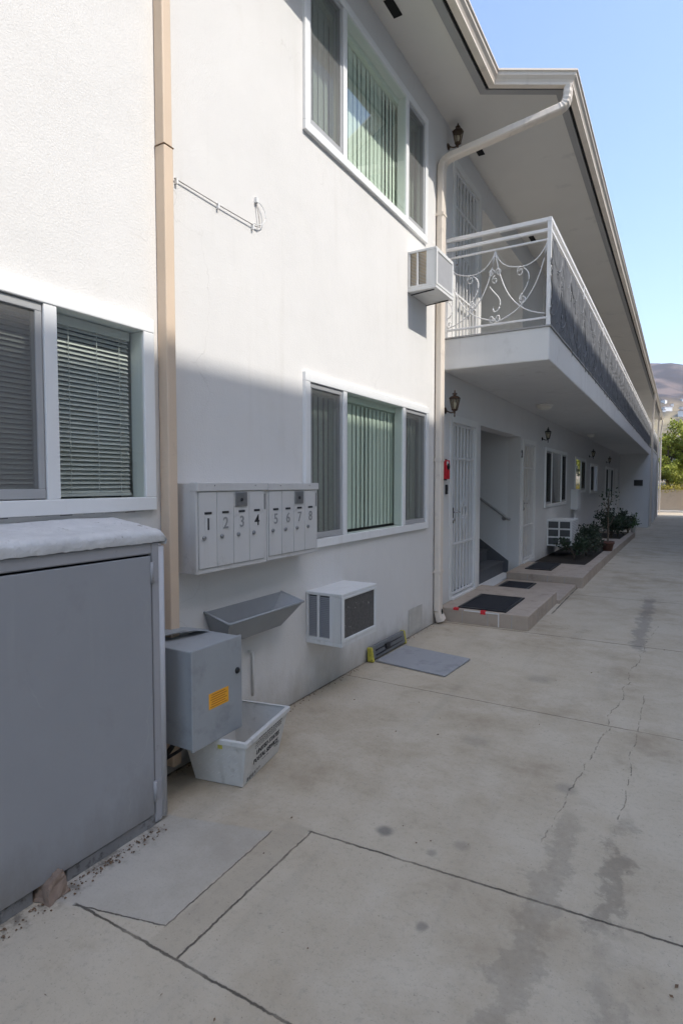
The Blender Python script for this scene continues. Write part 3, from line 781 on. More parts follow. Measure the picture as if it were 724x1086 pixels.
# cream one with the swan neck
dsp = MB(); ring = rrect(.050, .036)
xw = W + .045; yw = 5.92
dsp.sweep([(xw, yw, 4.70), (xw, yw, .14)], ring, up=Vector((1, 0, 0)))
def corr(path): return [1 + .05 * (i % 2) for i in range(len(path))]
e1 = bez((xw, yw, 4.70), (xw, yw, 4.83), (xw + .01, yw, 4.86), (xw + .10, yw + .018, 4.895), 13)
dsp.sweep(e1, ring, up=Vector((.3, 0, 1)).normalized(), scales=corr(e1)) if False else None
top = Vector((-1.115, 6.155, 5.17))
s0 = Vector((xw + .10, yw + .018, 4.895))
pp = e1 + [s0.lerp(top, .02 + .96 * i / 6) for i in range(7)]
e2 = bez(top, top + (top - s0).normalized() * .07, Vector((-1.035, 6.175, 5.23)), Vector((-1.03, 6.16, 5.36)), 11)
pp += e2
sc_ = [1 + (.07 * (i % 2)) for i in range(len(e1))] + [1] * 7 + [1 + (.08 * (i % 2)) for i in range(len(e2))]
def frame_sweep(mb, path, a, b, sideref, scales):
    rows = []
    P = [Vector(p) for p in path]; n = len(P)
    rg = rrect(a, b)
    for i, p in enumerate(P):
        t = (P[min(i + 1, n - 1)] - P[max(i - 1, 0)]).normalized()
        sd_ = (sideref - t * sideref.dot(t)).normalized(); uu = sd_.cross(t)
        rows.append([p + sd_ * q * scales[i] + uu * w * scales[i] for q, w in rg])
    k = len(rg)
    v = [q for r in rows for q in r]
    f = [(i * k + j, i * k + (j + 1) % k, (i + 1) * k + (j + 1) % k, (i + 1) * k + j) for i in range(n - 1) for j in range(k)]
    f += [tuple(range(k))[::-1], tuple(range((n - 1) * k, n * k))]
    mb.add(v, f)
dsp = MB()
frame_sweep(dsp, [(xw, yw, .14)] + pp, .050, .036, Vector((0, 1, 0)), [1] + sc_)
# flared, crushed foot
frame_sweep(dsp, [(xw, yw, .14), (xw + .01, yw + .01, .09), (xw + .03, yw + .02, .03)], .050, .036, Vector((0, 1, 0)), [1.0, 1.05, 1.16])
DS = dsp.build('downspout', M['gutter'], bld)
for z in (4.30, 1.75, .55):
    mb = MB(); mb.box(W + .002, W + .086, yw - .055, yw + .055, z, z + .03); mb.build('strap', M['gutter'], DS)
mb = MB(); mb.prism([(yw - .03, .05), (yw + .045, .05), (yw + .03, .13), (yw + .005, .16)], 'x', W + .082, W + .0905); mb.build('outlet', M['black_gap'], DS)
for yy in (28.4, 35.8, 41.0):
    d2 = MB()
    x1 = BX + .06
    p = bez((-1.0, yy, 5.34), (-1.0, yy, 5.05), (x1, yy + .15, 4.95), (x1, yy + .15, 4.5), 10) + [Vector((x1, yy + .15, 2.8)), Vector((x1, yy + .15, gz(yy) + .1))]
    frame_sweep(d2, p, .05, .04, Vector((0, 1, 0)), [1] * len(p)); d2.build('downspout', M['gutter'], bld)
# ceiling patch at the crawl vent, service panel by the far windows
mb = MB(); mb.box(W + .001, W + .008, 5.22, 5.56, .03, .27); mb.build('foundation_patch', M['patch_wall'], bld)

# ------------------------------------------------------------------ balcony railing
def spiral(c, r, a0, turns, n=18, sgn=1):
    return [(c[0] + r * (1 - .75 * i / n) * math.cos(a0 + sgn * turns * 2 * math.pi * i / n), c[1] + r * (1 - .75 * i / n) * math.sin(a0 + sgn * turns * 2 * math.pi * i / n)) for i in range(n + 1)]
def module_curves(fine=True):
    n = 12 if fine else 7
    cs = []
    def b2(p0, p1, p2, p3): cs.append([(q.x, q.y) for q in bez((*p0, 0), (*p1, 0), (*p2, 0), (*p3, 0), n)])
    b2((0, 1), (.12, .45), (.35, .12), (1, .04)); b2((1, 1), (.9, .5), (.66, .12), (0, .01))
    b2((0, .99), (.12, .74), (.32, .74), (.52, .72)); b2((1, .99), (.9, .80), (.72, .72), (.52, .72))
    cs.append(spiral((.50, .66), .07, R(90), 1.3, 14 if fine else 8))
    b2((.56, .70), (.74, .62), (.66, .46), (.54, .36)); b2((.54, .36), (.44, .30), (.50, .18), (.58, .24))
    cs.append(spiral((.55, .27), .06, R(-30), 1.2, 12 if fine else 7))
    for c, a, s in (((-.07, .70), 0, 1), ((.07, .70), 180, -1), ((0, .60), 90, 1), ((-.06, .07), 0, -1), ((.06, .07), 180, 1)):
        cs.append(spiral(c, .062, R(a), 1.2, 12 if fine else 7, s))
    b2((-.10, .52), (-.02, .40), (.16, .36), (.10, .22)); b2((.10, .22), (.04, .12), (-.06, .16), (-.02, .24))
    return cs
rl = thing('balcony_railing', 'white wrought iron railing with scrollwork along the upper balcony', 'railing', (SLX, 6.12, 3.085))
RX = SLX - .02; RY = 6.115
mb = MB()
RAILS = [(4.115, .022, .020), (4.015, .020, .016), (3.925, .011, .010), (3.165, .011, .011)]
for z, hw, hh in RAILS:
    mb2 = MB()
    mb2.box(RX - hw, RX + hw, RY - hw, Y_END, z - hh, z + hh); mb2.box(W + .01, RX - hw, RY - hw, RY + hw, z - hh + .0005, z + hh - .0005)
    mb2.build('rail', M['iron'], rl, .003)
px_y = [RY] + [RY + 2.24 * i for i in range(1, 17)]
for yy in px_y:
    MB().box(RX - .019, RX + .019, yy - .019, yy + .019, 3.086, 4.10).build('post', M['iron'], rl)
MB().box(W + .012, W + .045, RY - .016, RY + .016, 3.086, 4.10).build('post', M['iron'], rl)
sm = MB()
L_end = (RX - .02) - (W + .045); m_w = L_end / 2
zb, zt = 3.176, 3.914
for i in range(2):
    for cv in module_curves():
        pts = [(W + .045 + m_w * (i + s), RY, zb + (zt - zb) * t_) for s, t_ in cv if -.12 <= i + s <= 2.0]
        if len(pts) > 2: sm.tube(pts, .0062, 6)
sm.build('scrollwork', M['iron'], rl)
# fine pale netting tied behind the end panel scrolls
sm = MB()
i = 0; y = RY + .02
while y < Y_END - .6:
    for cv in module_curves(y < 12):
        sm.tube([(RX + .0245, y + .56 * s, zb + (zt - zb) * t_) for s, t_ in cv], .0058 if y < 12 else .007, 5 if y < 12 else 3)
    y += .56
sm.build('long_scrollwork', M['tie'], rl)
tagfx = None

# grey privacy screen tied inside the railing
fs = MB(); fs.keep = True
rnd = random.Random(4)
nseg = 400; zz = [3.10, 3.3, 3.5, 3.7, 3.94]
v = []
for i in range(nseg + 1):
    y = RY + .03 + (Y_BLK - RY - .05) * i / nseg
    for j, z in enumerate(zz):
        sag = .012 * math.sin(y * 11.2) if j in (0, 4) else 0
        v.append((RX + .026 + .0035 * math.sin(y * 7 + j) + .002 * math.sin(y * 23 + 2 * j), y, z + sag - (.02 if j == 0 else 0) * abs(math.sin(y * 2.8))))
f = [(i * 5 + j, (i + 1) * 5 + j, (i + 1) * 5 + j + 1, i * 5 + j + 1) for i in range(nseg) for j in range(4)]
fs.add(v, f)
SCR = one(fs, 'privacy_screen', M['fabric'], 'grey fabric privacy screen tied along the inside of the balcony railing', 'privacy screen')
SCR.modifiers.new('thick', 'SOLIDIFY').thickness = .003
y = RY + .25
while y < Y_BLK:
    tm = MB()
    p0 = Vector((RX + .024, y, 3.15)); L_ = rnd.uniform(.08, .20); sw_ = rnd.uniform(-.06, .10)
    tm.tube([p0 - Vector((.045, 0, 0)), p0, p0 + Vector((.025, sw_ * .3, .01)), p0 + Vector((.05, sw_ * .7, -L_ * .45)), p0 + Vector((.045, sw_, -L_))], .0035, 4)
    tm.build('zip_tie', M['tie'], SCR)
    y += rnd.uniform(.30, .44)

# ------------------------------------------------------------------ metal cabinet at the left
cb = thing('metal_cabinet', 'large grey metal utility cabinet with a white painted top below the left window', 'cabinet', (W, 1.1, 0))
CX0 = W + .003; CXF = -1.972
mb = MB()
mb.box(CX0, CXF - .022, .30, 1.80, .052, 1.262); mb.build('body', M['cabinet'], cb)
mb = MB(); mb.box(CXF - .0215, CXF - .016, .345, 1.758, .053, 1.209); mb.box(CXF - .0215, CXF - .012, .32, 1.79, 1.2625, 1.270); mb.build('shadow_gap', M['black_gap'], cb)
mb = MB()
mb.box(CXF - .030, CXF, 1.762, 1.802, .01, 1.262); mb.box(CXF - .029, CXF - .001, .30, 1.762, 1.212, 1.262); mb.box(CXF - .028, CXF, .30, .34, .01, 1.212)
mb.box(CXF - .031, CXF + .002, .31, 1.80, 1.270, 1.30)
mb.build('frame', M['cabinet_trim'], cb, .006)
dr = MB().box(CXF - .0155, CXF + .004, .350, 1.753, .056, 1.203).build('cabinet_door', M['cabinet'], cb, .003)
for z in (1.13, .16):
    mb = MB(); mb.lathe((CXF + .006, 1.755, z), [(.008, -.045), (.008, .045)], 8); mb.box(CXF + .001, CXF + .0055, 1.757, 1.785, z - .04, z + .04)
    mb.build('hinge', M['cabinet_trim'], dr)
mb = MB(); mb.lathe((CXF + .003, .50, .60), [(.02, 0), (.02, .02), (.012, .028)], 12, 'x'); mb.build('latch', M['steel_dull'], dr)
# rounded white corner edge
mb = MB()
mb.tube([(CXF - .016, 1.816, .02), (CXF - .016, 1.816, 1.24)], .021, 10)
mb.box(CX0, CXF - .03, 1.80, 1.826, .02, 1.26)
mb.build('corner_post', M['post_paint'], cb)
# plastered top, uneven
tp = MB(); tp.keep = True
rr = random.Random(2); nx, ny = 30, 90; v = []
for j in range(ny + 1):
    y = .28 + (1.835 - .28) * j / ny
    for i in range(nx + 1):
        s = i / nx
        x = CX0 + .003 + (CXF + .014 - CX0) * s
        z = 1.362 - .045 * s
        e = max(0, (s - .90) / .10); z -= .022 * e ** 2.4
        ey = max(0, (j / ny - .975) / .025); z -= .026 * ey ** 2
        z += rr.uniform(-.0015, .0015) + .002 * math.sin(y * 5.2 + s * 3) + .0015 * math.sin(y * 13 + s * 7)
        v.append((x + (rr.uniform(-.0015, .0015) if s == 1 else 0), y, z))
f = [(j * (nx + 1) + i, j * (nx + 1) + i + 1, (j + 1) * (nx + 1) + i + 1, (j + 1) * (nx + 1) + i) for j in range(ny) for i in range(nx)]
f = [tuple(reversed(q)) for q in f]
tp.add(v, f, True)
# skirts
b0 = len(tp.v); 
edge = [j * (nx + 1) + nx for j in range(ny + 1)]
low = [(tp.v[i][0] - .008, tp.v[i][1], 1.262 + rr.uniform(-.002, .002)) for i in edge]
tp.v += low
for j in range(ny): tp.f.append((edge[j], edge[j + 1], b0 + j + 1, b0 + j)); tp.smooth.add(len(tp.f) - 1)
b1 = len(tp.v); e2_ = [ny * (nx + 1) + i for i in range(nx + 1)]
tp.v += [(tp.v[i][0], tp.v[i][1] - .004, 1.25) for i in e2_]
for i in range(nx): tp.f.append((e2_[i + 1], e2_[i], b1 + i, b1 + i + 1)); tp.smooth.add(len(tp.f) - 1)
tp.build('plaster_top', M['cab_top'], cb)
mb = MB(); mb.box(CX0, CXF - .006, 1.33, 1.80, -.01, .051); mb.box(CX0, CXF - .010, .30, 1.20, -.01, .050); mb.build('base_curb', M['sill_wood'], cb, .006)
mb = MB()
for i in range(30):
    y = .36 + i * .056; mb.box(W + .001, W + .0035, y, y + .056, 1.3845 - random.choice((.0015, .003, .003, .006)), 1.3848)
mb.build('cracked_caulk', M['sill_wood'], bld)
# broken brick under the door
bk = MB(); bk.hexa([(-2.06, 1.20, 0), (-1.915, 1.21, 0), (-1.925, 1.305, 0), (-2.06, 1.32, 0)], [(-2.06, 1.225, .050), (-1.945, 1.235, .060), (-1.938, 1.288, .088), (-2.06, 1.29, .05)])
bo = one(bk, 'broken_brick', M['brick'], 'broken brown brick wedged under the large grey cabinet', 'brick')
bm2 = bmesh.new(); bm2.from_mesh(bo.data)
bmesh.ops.subdivide_edges(bm2, edges=bm2.edges[:], cuts=7, use_grid_fill=True)
from mathutils import noise as mn
for q in bm2.verts:
    q.co += Vector(mn.noise_vector(q.co * 28)) * .010 + Vector(mn.noise_vector(q.co * 90)) * .0035
bm2.to_mesh(bo.data); bm2.free()

# ------------------------------------------------------------------ mailboxes
def mailbox(y0, y1, z0, z1, nums, faded, label, base):
    xf = W + .14
    t = thing('mailbox_unit', label, 'mailboxes', (W, (y0 + y1) / 2, z0), 'apartment mailboxes on the wall')
    mb = MB(); mb.box(W + .002, xf, y0, y1, z0, z1); mb.build('casing', M['mailbox'], t, .004)
    mb = MB(); mb.box(W + .10, xf + .012, y0 - .002, y1 + .001, z1 - .042, z1 + .002); C = mb.build('hood', M['mailbox'], t, .003)
    mb = MB()
    for q in (.22, .8): mb.lathe((xf + .012, y0 + (y1 - y0) * q, z1 - .013), [(.004, 0), (.003, .002)], 8, 'x')
    mb.build('screw', M['steel_dull'], C)
    n = len(nums); a0, a1 = y0 + .016, y1 - .030
    w = (a1 - a0) / n
    MB().box(xf - .004, xf + .0012, a0 - .003, a1 + .001, z0 + .025, z1 - .0445).build('door_gap', M['ink_faded'], t)
    for i, nm in enumerate(nums):
        ya, yb = a0 + i * w, a0 + (i + 1) * w - .004
        mb = MB(); mb.box(xf - .002, xf + .006, ya, yb, z0 + .028, z1 - .046); D = mb.build('mail_door', M['mailbox'], t, .002)
        cy = (ya + yb) / 2; zt = z1 - .165
        x = xf + .0068
        mb = MB(); mb.box(x - .0006, x + .0006, cy - .024, cy + .024, zt - .085, zt - .010); mb.build('number_plate', M['white_label'] if not faded[i] else M['mailbox'], D)
        mb = MB(); text_into(mb, nm, .088, (x + .0014, cy, zt - .079), (0, 1, 0), (0, 0, 1), bold=.0012); mb.build('number', M['ink_faded'] if faded[i] else M['ink'], D)
        mb = MB(); mb.box(x - .0006, x + .0014, cy - .026, cy + .026, zt + .002, zt + .014); mb.build('name_strip', M['ink'], D)
        mb = MB(); mb.lathe((xf + .006, ya + w * .25, z1 - .285), [(.012, 0), (.012, .006), (.009, .009)], 12, 'x'); mb.box(xf + .0145, xf + .0165, ya + w * .25 - .0015, ya + w * .25 + .0015, z1 - .291, z1 - .279)
        mb.build('lock', M['steel_dull'], D)
        if i == 2:
            mb = MB(); mb.box(xf + .005, xf + .013, ya + .008, yb - .022, z1 - .130, z1 - .050); ML = mb.build('master_lock', M['steel_dull'], t, .002)
            mb = MB(); mb.lathe((xf + .013, (ya + yb) / 2 - .008, z1 - .092), [(.010, 0), (.009, .004)], 10, 'x'); mb.build('keyhole', M['ink'], ML)
    mb = MB(); mb.box(xf - .001, xf + .0016, y1 - .024, y1 - .010, z1 - .155, z1 - .062)
    mb.build('sticker', M['ink_faded'], t)
    return t
mailbox(2.195, 2.782, 1.045, 1.518, '1234', (0, 1, 1, 0), 'left block of grey wall mailboxes, doors numbered 1 to 4', 0)
mailbox(2.787, 3.345, 1.050, 1.516, '5678', (1, 1, 1, 1), 'right block of grey wall mailboxes, doors numbered 5 to 8, beside the window', 0)

# ------------------------------------------------------------------ grey metal box, trough, tub
mt = thing('electrical_box', 'grey metal electrical box with an orange sticker, hung low on the wall', 'electrical box', (W, 2.12, .265))
mb = MB(); mb.box(W + .002, -1.938, 1.95, 2.295, .265, .735); mb.build('casing', M['meter'], mt, .005)
mb = MB(); mb.box(-1.9385, -1.926, 1.944, 2.301, .259, .741); D = mb.build('lid', M['meter'], mt, .005)
mb = MB(); mb.box(-1.9262, -1.9248, 2.055, 2.195, .428, .505); SK = mb.build('sticker', M['sticker'], D)
mb = MB()
for i in range(6): mb.box(-1.9249, -1.9242, 2.066 + .004 * (i % 3), 2.182 - .012 * (i % 2), .436 + i * .0115, .4395 + i * .0115)
mb.build('print', M['sticker_ink'], SK)
mb = MB(); mb.lathe((-1.926, 2.262, .565), [(.016, 0), (.016, .006), (.010, .012)], 12, 'x'); mb.build('lock', M['black_metal'], D)
mb = MB(); mb.sweep(bez((W + .02, 2.0, .742), (W + .07, 2.02, .79), (W + .11, 2.14, .78), (W + .10, 2.27, .742), 10), rect(.05, .003), up=Vector((0, 0, 1)))
mb.build('bent_flap', M['meter'], mt)
mb = MB(); mb.tube(bez((-2.14, 2.05, .265), (-2.15, 2.05, .18), (-2.22, 2.02, .16), (-2.24, 1.98, .02), 10), .013, 8); mb.tube(bez((-2.05, 2.03, .265), (-2.03, 2.0, .2), (-2.15, 1.93, .22), (-2.2, 1.92, .05), 10), .008, 6)
mb.build('cable', M['black_metal'], mt)

tr = thing('wall_trough', 'empty grey metal trough with a chipped rim fixed to the wall under the mailboxes', 'trough', (W, 2.75, .62))
ya, yb = 2.39, 3.11; xr = -2.085
def tr_pts(g):  # rim back-left, rim front-left, rim front-right, rim back-right (outline inset by g)
    hi = [(W + .003 + g, ya + g, .80), (xr - g, ya + g, .752), (xr - g, yb - g, .752), (W + .003 + g, yb - g, .80)]
    lo = [(W + .003 + g, ya + .06 + g, .635 + g), (-2.165 - g, ya + .06 + g, .615 + g), (-2.165 - g, yb - .14 - g, .615 + g), (W + .003 + g, yb - .14 - g, .635 + g)]
    return lo, hi
lo, hi = tr_pts(0); li, hi2 = tr_pts(.006)
mb = MB(); V = lo + hi + li + hi2
mb.add(V, [(3, 2, 1, 0), (0, 1, 5, 4), (1, 2, 6, 5), (2, 3, 7, 6), (3, 0, 4, 7), (8, 9, 10, 11), (8, 12, 13, 9), (9, 13, 14, 10), (10, 14, 15, 11), (11, 15, 12, 8),
            (4, 5, 13, 12), (5, 6, 14, 13), (6, 7, 15, 14), (7, 4, 12, 15)]); mb.keep = True
mb.build('basin', M['trough'], tr)
mb = MB()
mb.tube([hi[0], hi[1]], .007, 6); mb.tube([hi[1], hi[2]], .007, 6); mb.tube([hi[2], hi[3]], .007, 6)
mb.build('rim', M['meter'], tr)

tb = thing('mail_tub', 'scuffed white plastic postal tub with black lettering on the ground below the electrical box', 'tub', (-2.03, 2.37, 0))
hx, hy, hh, fl = .135, .205, .245, .045
def ringr(s, z, g=0):
    a, b = hx + fl * s - g, hy + fl * s - g
    return [(-a, -b, z), (a, -b, z), (a, b, z), (-a, b, z)]
mb = MB(); mb.keep = True
mb.add(ringr(0, 0) + ringr(1, hh) + ringr(0, .006, .006) + ringr(1, hh, .006),
       [(3, 2, 1, 0), (0, 1, 5, 4), (1, 2, 6, 5), (2, 3, 7, 6), (3, 0, 4, 7), (8, 9, 10, 11), (8, 12, 13, 9), (9, 13, 14, 10), (10, 14, 15, 11), (11, 15, 12, 8)])
_org[tb.name] = (0, 0, 0)
TB = mb.build('tub_wall', M['tub'], tb)
mb = MB(); r1, r0 = ringr(1.18, hh + .004), ringr(1.0, hh + .004, .012); r2, r3 = ringr(1.18, hh - .022), ringr(1.0, hh - .022, .0)
mb.add(r1 + r0 + r2 + r3, [(0, 1, 5, 4), (1, 2, 6, 5), (2, 3, 7, 6), (3, 0, 4, 7), (0, 8, 9, 1), (1, 9, 10, 2), (2, 10, 11, 3), (3, 11, 8, 0), (8, 12, 13, 9), (9, 13, 14, 10), (10, 14, 15, 11), (11, 15, 12, 8)])
mb.build('tub_rim', M['tub'], tb, .003)
# woven side ribs
mb = MB()
for i in range(7):
    x0 = -hx + .02 + i * .036
    for j in range(5):
        z = .045 + j * .036; b = hy + fl * z / hh + .0015
        mb.add([(x0, -b, z), (x0 + .017, -b - .003, z + .012), (x0 + .034, -b, z + .024), (x0 + .017, -b - .0005, z + .024)], [(0, 1, 2, 3)])
mb.build('tub_ribs', M['tub'], tb)
up = Vector((fl, 0, hh)).normalized()
def on_face(y, z): return Vector((hx + fl * z / hh + .0012, y, z))
mb = MB()
text_into(mb, 'UNITED STATES', .038, on_face(.03, .122), (0, 1, 0), up, bold=.0004); mb.build('lettering', M['ink'], tb); mb = MB(); text_into(mb, 'POSTAL SERVICE', .038, on_face(.02, .078), (0, 1, 0), up, bold=.0004); mb.build('lettering', M['ink'], tb); mb = MB()
for i, (a, b, z, th) in enumerate(((-.10, .18, .205, .006), (-.13, .18, .190, .005), (-.13, .18, .178, .004), (-.13, .12, .166, .004), (-.02, .06, .058, .004), (.12, .19, .075, .005), (.12, .19, .066, .005), (.14, .18, .057, .005),
                              (-.17, -.02, .026, .004), (-.17, -.07, .018, .005), (-.17, -.09, .010, .005))):
    n = max(3, int((b - a) / .022))
    for q in range(n):
        y0_ = a + (b - a) * q / n
        p = on_face(y0_, z); p2 = on_face(y0_ + (b - a) / n * random.uniform(.6, .92), z + th)
        mb.add([(p.x, p.y, p.z), (p.x, p2.y, p.z), (p2.x, p2.y, p2.z), (p2.x, p.y, p2.z)], [(0, 1, 2, 3)])
mb.build('fine_print', M['ink'], tb)
mb = MB(); mb.box(.02, .045, -hy - fl * .85 - .003, -hy - fl * .85 + .001, .198, .222); mb.build('yellow_tag', M['yellow'], tb)
tb.location = (-2.015, 2.375, .004); tb.rotation_euler = (0, 0, R(11))

# white conduit stub by the trough
mb = MB(); mb.tube([(W + .012, 2.80, .20), (W + .012, 2.80, .47), (W + .012, 2.77, .485)], .008, 8)
one(mb, 'conduit_stub', M['white_cable'], 'short white pipe stub on the wall above the postal tub', 'pipe')

# ------------------------------------------------------------------ air conditioners
def ac_unit(y0, y1, z0, z1, depth, label, style):
    t = thing('air_conditioner', label, 'air conditioner', (W, (y0 + y1) / 2, z0), 'air conditioners through the wall')
    xo = W + depth; b = .035
    cs = MB()
    cs.box(W + .001, xo, y0, y1, z1 - .022, z1); cs.box(W + .001, xo, y0, y1, z0, z0 + .03)
    cs.box(W + .002, xo - .001, y1 - .02, y1 - .001, z0 + .03, z1 - .022)
    # near side posts and rails
    cs.box(xo - .10, xo - .001, y0 + .001, y0 + .022, z0 + .03, z1 - .022); cs.box(W + .002, W + .022, y0 + .001, y0 + .022, z0 + .03, z1 - .022)
    mid = W + (depth - .10) * .52
    cs.box(mid - .009, mid + .009, y0 + .001, y0 + .022, z0 + .03, z1 - .022)
    cs.box(W + .022, xo - .1, y0 + .0015, y0 + .021, z0 + .03, z0 + .052)
    # front frame
    cs.box(xo - .012, xo + .004, y0 + .001, y0 + b, z0 + .03, z1 - .022); cs.box(xo - .012, xo + .004, y1 - b, y1 - .001, z0 + .03, z1 - .022)
    cs.box(xo - .012, xo + .004, y0 + b, y1 - b, z0 + .03, z0 + .055); cs.box(xo - .012, xo + .004, y0 + b, y1 - b, z1 - .040, z1 - .022)
    C = cs.build('housing', M['ac_white'], t, .004)
    if style == 'coil':
        MB().box(xo - .020, xo - .006, y0 + b, y1 - b, z0 + .055, z1 - .040).build('coil', M['ac_coil'], t)
    elif style == 'panel':
        MB().box(xo - .012, xo - .002, y0 + b, y1 - b, z0 + .055, z1 - .040).build('coil', M['ac_shade'], t)
    else:
        MB().box(xo - .016, xo - .004, y0 + b, y1 - b, z0 + .055, z1 - .040).build('coil', M['ac_shade'], t)
    # side louvres
    lv = MB()
    n = 22
    for i in range(n):
        z = z0 + .055 + (z1 - z0 - .085) * i / n
        for a, c in ((W + .024, mid - .009), (mid + .009, xo - .10)):
            lv.quad((a, y0 + .006, z), (c, y0 + .006, z), (c, y0 + .016, z + .009), (a, y0 + .016, z + .009))
    lv.build('side_louvre', M['ac_shade' if style != 'panel' else 'ac_white'], t)
    MB().box(W + .003, xo - .1, y0 + .028, y0 + .034, z0 + .03, z1 - .022).build('inner_panel', M['ac_vent'] if style != 'panel' else M['ac_sunlit_tan'], t)
    return t
ac_unit(3.41, 3.94, .385, .755, .295, 'white air conditioner with a rusty speckled coil under the ground-floor triple window', 'coil')
ac2 = ac_unit(5.16, 5.625, 3.32, 3.695, .285, 'white air conditioner high on the wall beside the balcony end', 'panel')
mb = MB(); mb.tube([(W + .02, 5.20, 3.30), (W + .25, 5.20, 3.318)], .006, 6); mb.tube([(W + .02, 5.58, 3.30), (W + .25, 5.58, 3.318)], .006, 6)
mb.build('bracket', M['black_metal'], ac2)
# boxy one with six openings, by door 2
def ac_grid(y0, y1, z0, z1, depth, label):
    t = thing('air_conditioner', label, 'air conditioner', (W, (y0 + y1) / 2, z0), 'air conditioners through the wall')
    xo = W + depth
    g = MB(); g.box(W + .002, xo, y0 + .012, y1, z0, z1); g.build('housing', M['ac_white'], t, .008)
    gr = MB(); w = .03
    nx_, nz_ = 2, 3
    for i in range(nx_ + 1):
        x = W + .012 + (depth - .024) * i / nx_; gr.box(x - .014, x + .014, y0 - .012, y0 + .010, z0 + .001, z1 - .001)
    for j in range(nz_ + 1):
        z = z0 + .018 + (z1 - z0 - .036) * j / nz_; gr.box(W + .004, xo - .003, y0 - .010, y0 + .0105, z - .016, z + .016)
    gr.build('grille_frame', M['ac_white'], t, .003)
    MB().box(W + .01, xo - .01, y0 + .0, y0 + .0108, z0 + .02, z1 - .02).build('grille', M['ac_vent'], t)
    fv = MB()
    for k in range(14):
        z = z0 + .05 + k * (z1 - z0 - .1) / 13; fv.box(xo, xo + .003, y0 + .08, y1 - .08, z, z + .012)
    fv.build('louvre', M['ac_shade'], t)
    return t
ac3 = ac_grid(12.1, 12.95, .26, .785, .46, 'boxy white air conditioner with six openings under the far large window')
ac4 = ac_grid(22.7, 23.9, .2, .66, .22, 'small air conditioner under the farthest ground-floor window')

# ------------------------------------------------------------------ wall lanterns
def lantern(loc, metal, label):
    x, y, z = loc
    t = thing('wall_lantern', label, 'wall lamp', loc, 'wall lanterns along the building')
    mb = MB(); mb.lathe((x + .002, y, z - .06), [(.042, 0), (.042, .008), (.028, .018), (.012, .024)], 14, 'x')
    mb.tube(bez((x + .02, y, z - .06), (x + .07, y, z - .10), (x + .13, y, z - .10), (x + .13, y, z - .055), 10), .009, 7)
    mb.build('bracket', M[metal], t)
    c = (x + .13, y, z)
    cg = MB()
    k = 6
    for j in range(k):
        a = 2 * math.pi * (j + .5) / k
        cg.tube([(c[0] + .036 * math.cos(a), c[1] + .036 * math.sin(a), z - .05), (c[0] + .066 * math.cos(a), c[1] + .066 * math.sin(a), z + .085)], .005, 5)
    cg.lathe((c[0], c[1], z), [(.02, -.075), (.042, -.06), (.042, -.048), (.03, -.046)], 6, smooth=False)
    cg.lathe((c[0], c[1], z), [(.005, -.15), (.010, -.135), (.006, -.11), (.012, -.10), (.010, -.07)], 8)
    cg.build('cage', M[metal], t)
    cp = MB(); cp.lathe((c[0], c[1], z), [(.072, .082), (.074, .092), (.05, .112), (.02, .125), (.018, .135), (.034, .14), (.03, .152), (.012, .160), (.008, .172), (.012, .18), (.004, .192)], 6, smooth=False)
    cp.build('cap', M[metal], t)
    gl = MB(); gl.lathe((c[0], c[1], z), [(.032, -.05), (.06, .083)], 6, smooth=False); gl.build('glass', M['glass_dim'], t)
    bb = MB(); bb.lathe((c[0], c[1], z), [(.010, -.05), (.014, -.02), (.022, .01), (.018, .035), (.004, .045)], 10); bb.build('bulb', M['frosted'], t)
    t.scale = (.86, .86, .86)
    return t
l1 = lantern((W, 6.20, 2.37), 'bronze', 'bronze wall lantern above the number 1, beside the first security door')
dup(l1, (W, 6.22, 5.22), 'bronze wall lantern under the eave by the upper window and the slanted downspout')
l2 = lantern((W, 11.45, 2.40), 'black_metal', 'black wall lantern between door 2 and the large far window')
dup(l2, (W, 18.1, 2.33), 'black wall lantern between the two small far windows')
dup(l2, (W, 22.6, 2.30), 'black wall lantern above the farthest ground-floor window')

# ceiling lights under the balcony
def ceil_light(x, y, label, r=.12):
    t = thing('ceiling_light', label, 'ceiling light', (x, y, 2.74), 'lights under the balcony')
    mb = MB(); mb.lathe((x, y, 2.74), [(r * 1.08, -.001), (r * 1.08, -.03), (r * .95, -.035)], 20); mb.build('base', M['soffit'], t)
    mb = MB(); mb.lathe((x, y, 2.74), [(r * .94, -.034), (r * .85, -.06), (r * .55, -.08), (.01, -.088)], 20); mb.build('diffuser', M['frosted'], t)
    return t
ceil_light(-1.85, 9.5, 'round white ceiling light under the balcony above the stair opening')
ceil_light(-1.95, 15.8, 'smaller flush ceiling light farther along under the balcony', .09)

# ------------------------------------------------------------------ small wall things
for s, y, z, m_, lb in (('1', 6.095, 2.03, 'ink', 'black house number 1 under the first wall lantern'), ('2', 9.865, 2.0, 'ink', 'black house number 2 beside the second security door')):
    mb = MB(); text_into(mb, s, .17, (W + .004, y, z - .06), (0, 1, 0), (0, 0, 1), .004, .004)
    one(mb, 'house_number', M[m_], lb, 'house number', 'house numbers')
fa = thing('alarm_box', 'red fire alarm box beside the first security door', 'alarm', (W, 6.185, 1.56))
mb = MB(); mb.box(W + .001, W + .012, 6.105, 6.255, 1.545, 1.785); mb.build('back_plate', M['black'], fa, .003)
mb = MB(); mb.box(W + .012, W + .05, 6.118, 6.243, 1.56, 1.77); A = mb.build('body', M['red'], fa, .006)
mb = MB(); mb.lathe((W + .05, 6.185, 1.70), [(.036, 0), (.034, .010), (.012, .016)], 16, 'x'); mb.build('bell', M['black_metal'], A)
mb = MB(); mb.box(W + .05, W + .0512, 6.135, 6.20, 1.715, 1.755); mb.build('sticker', M['white_label'], A)
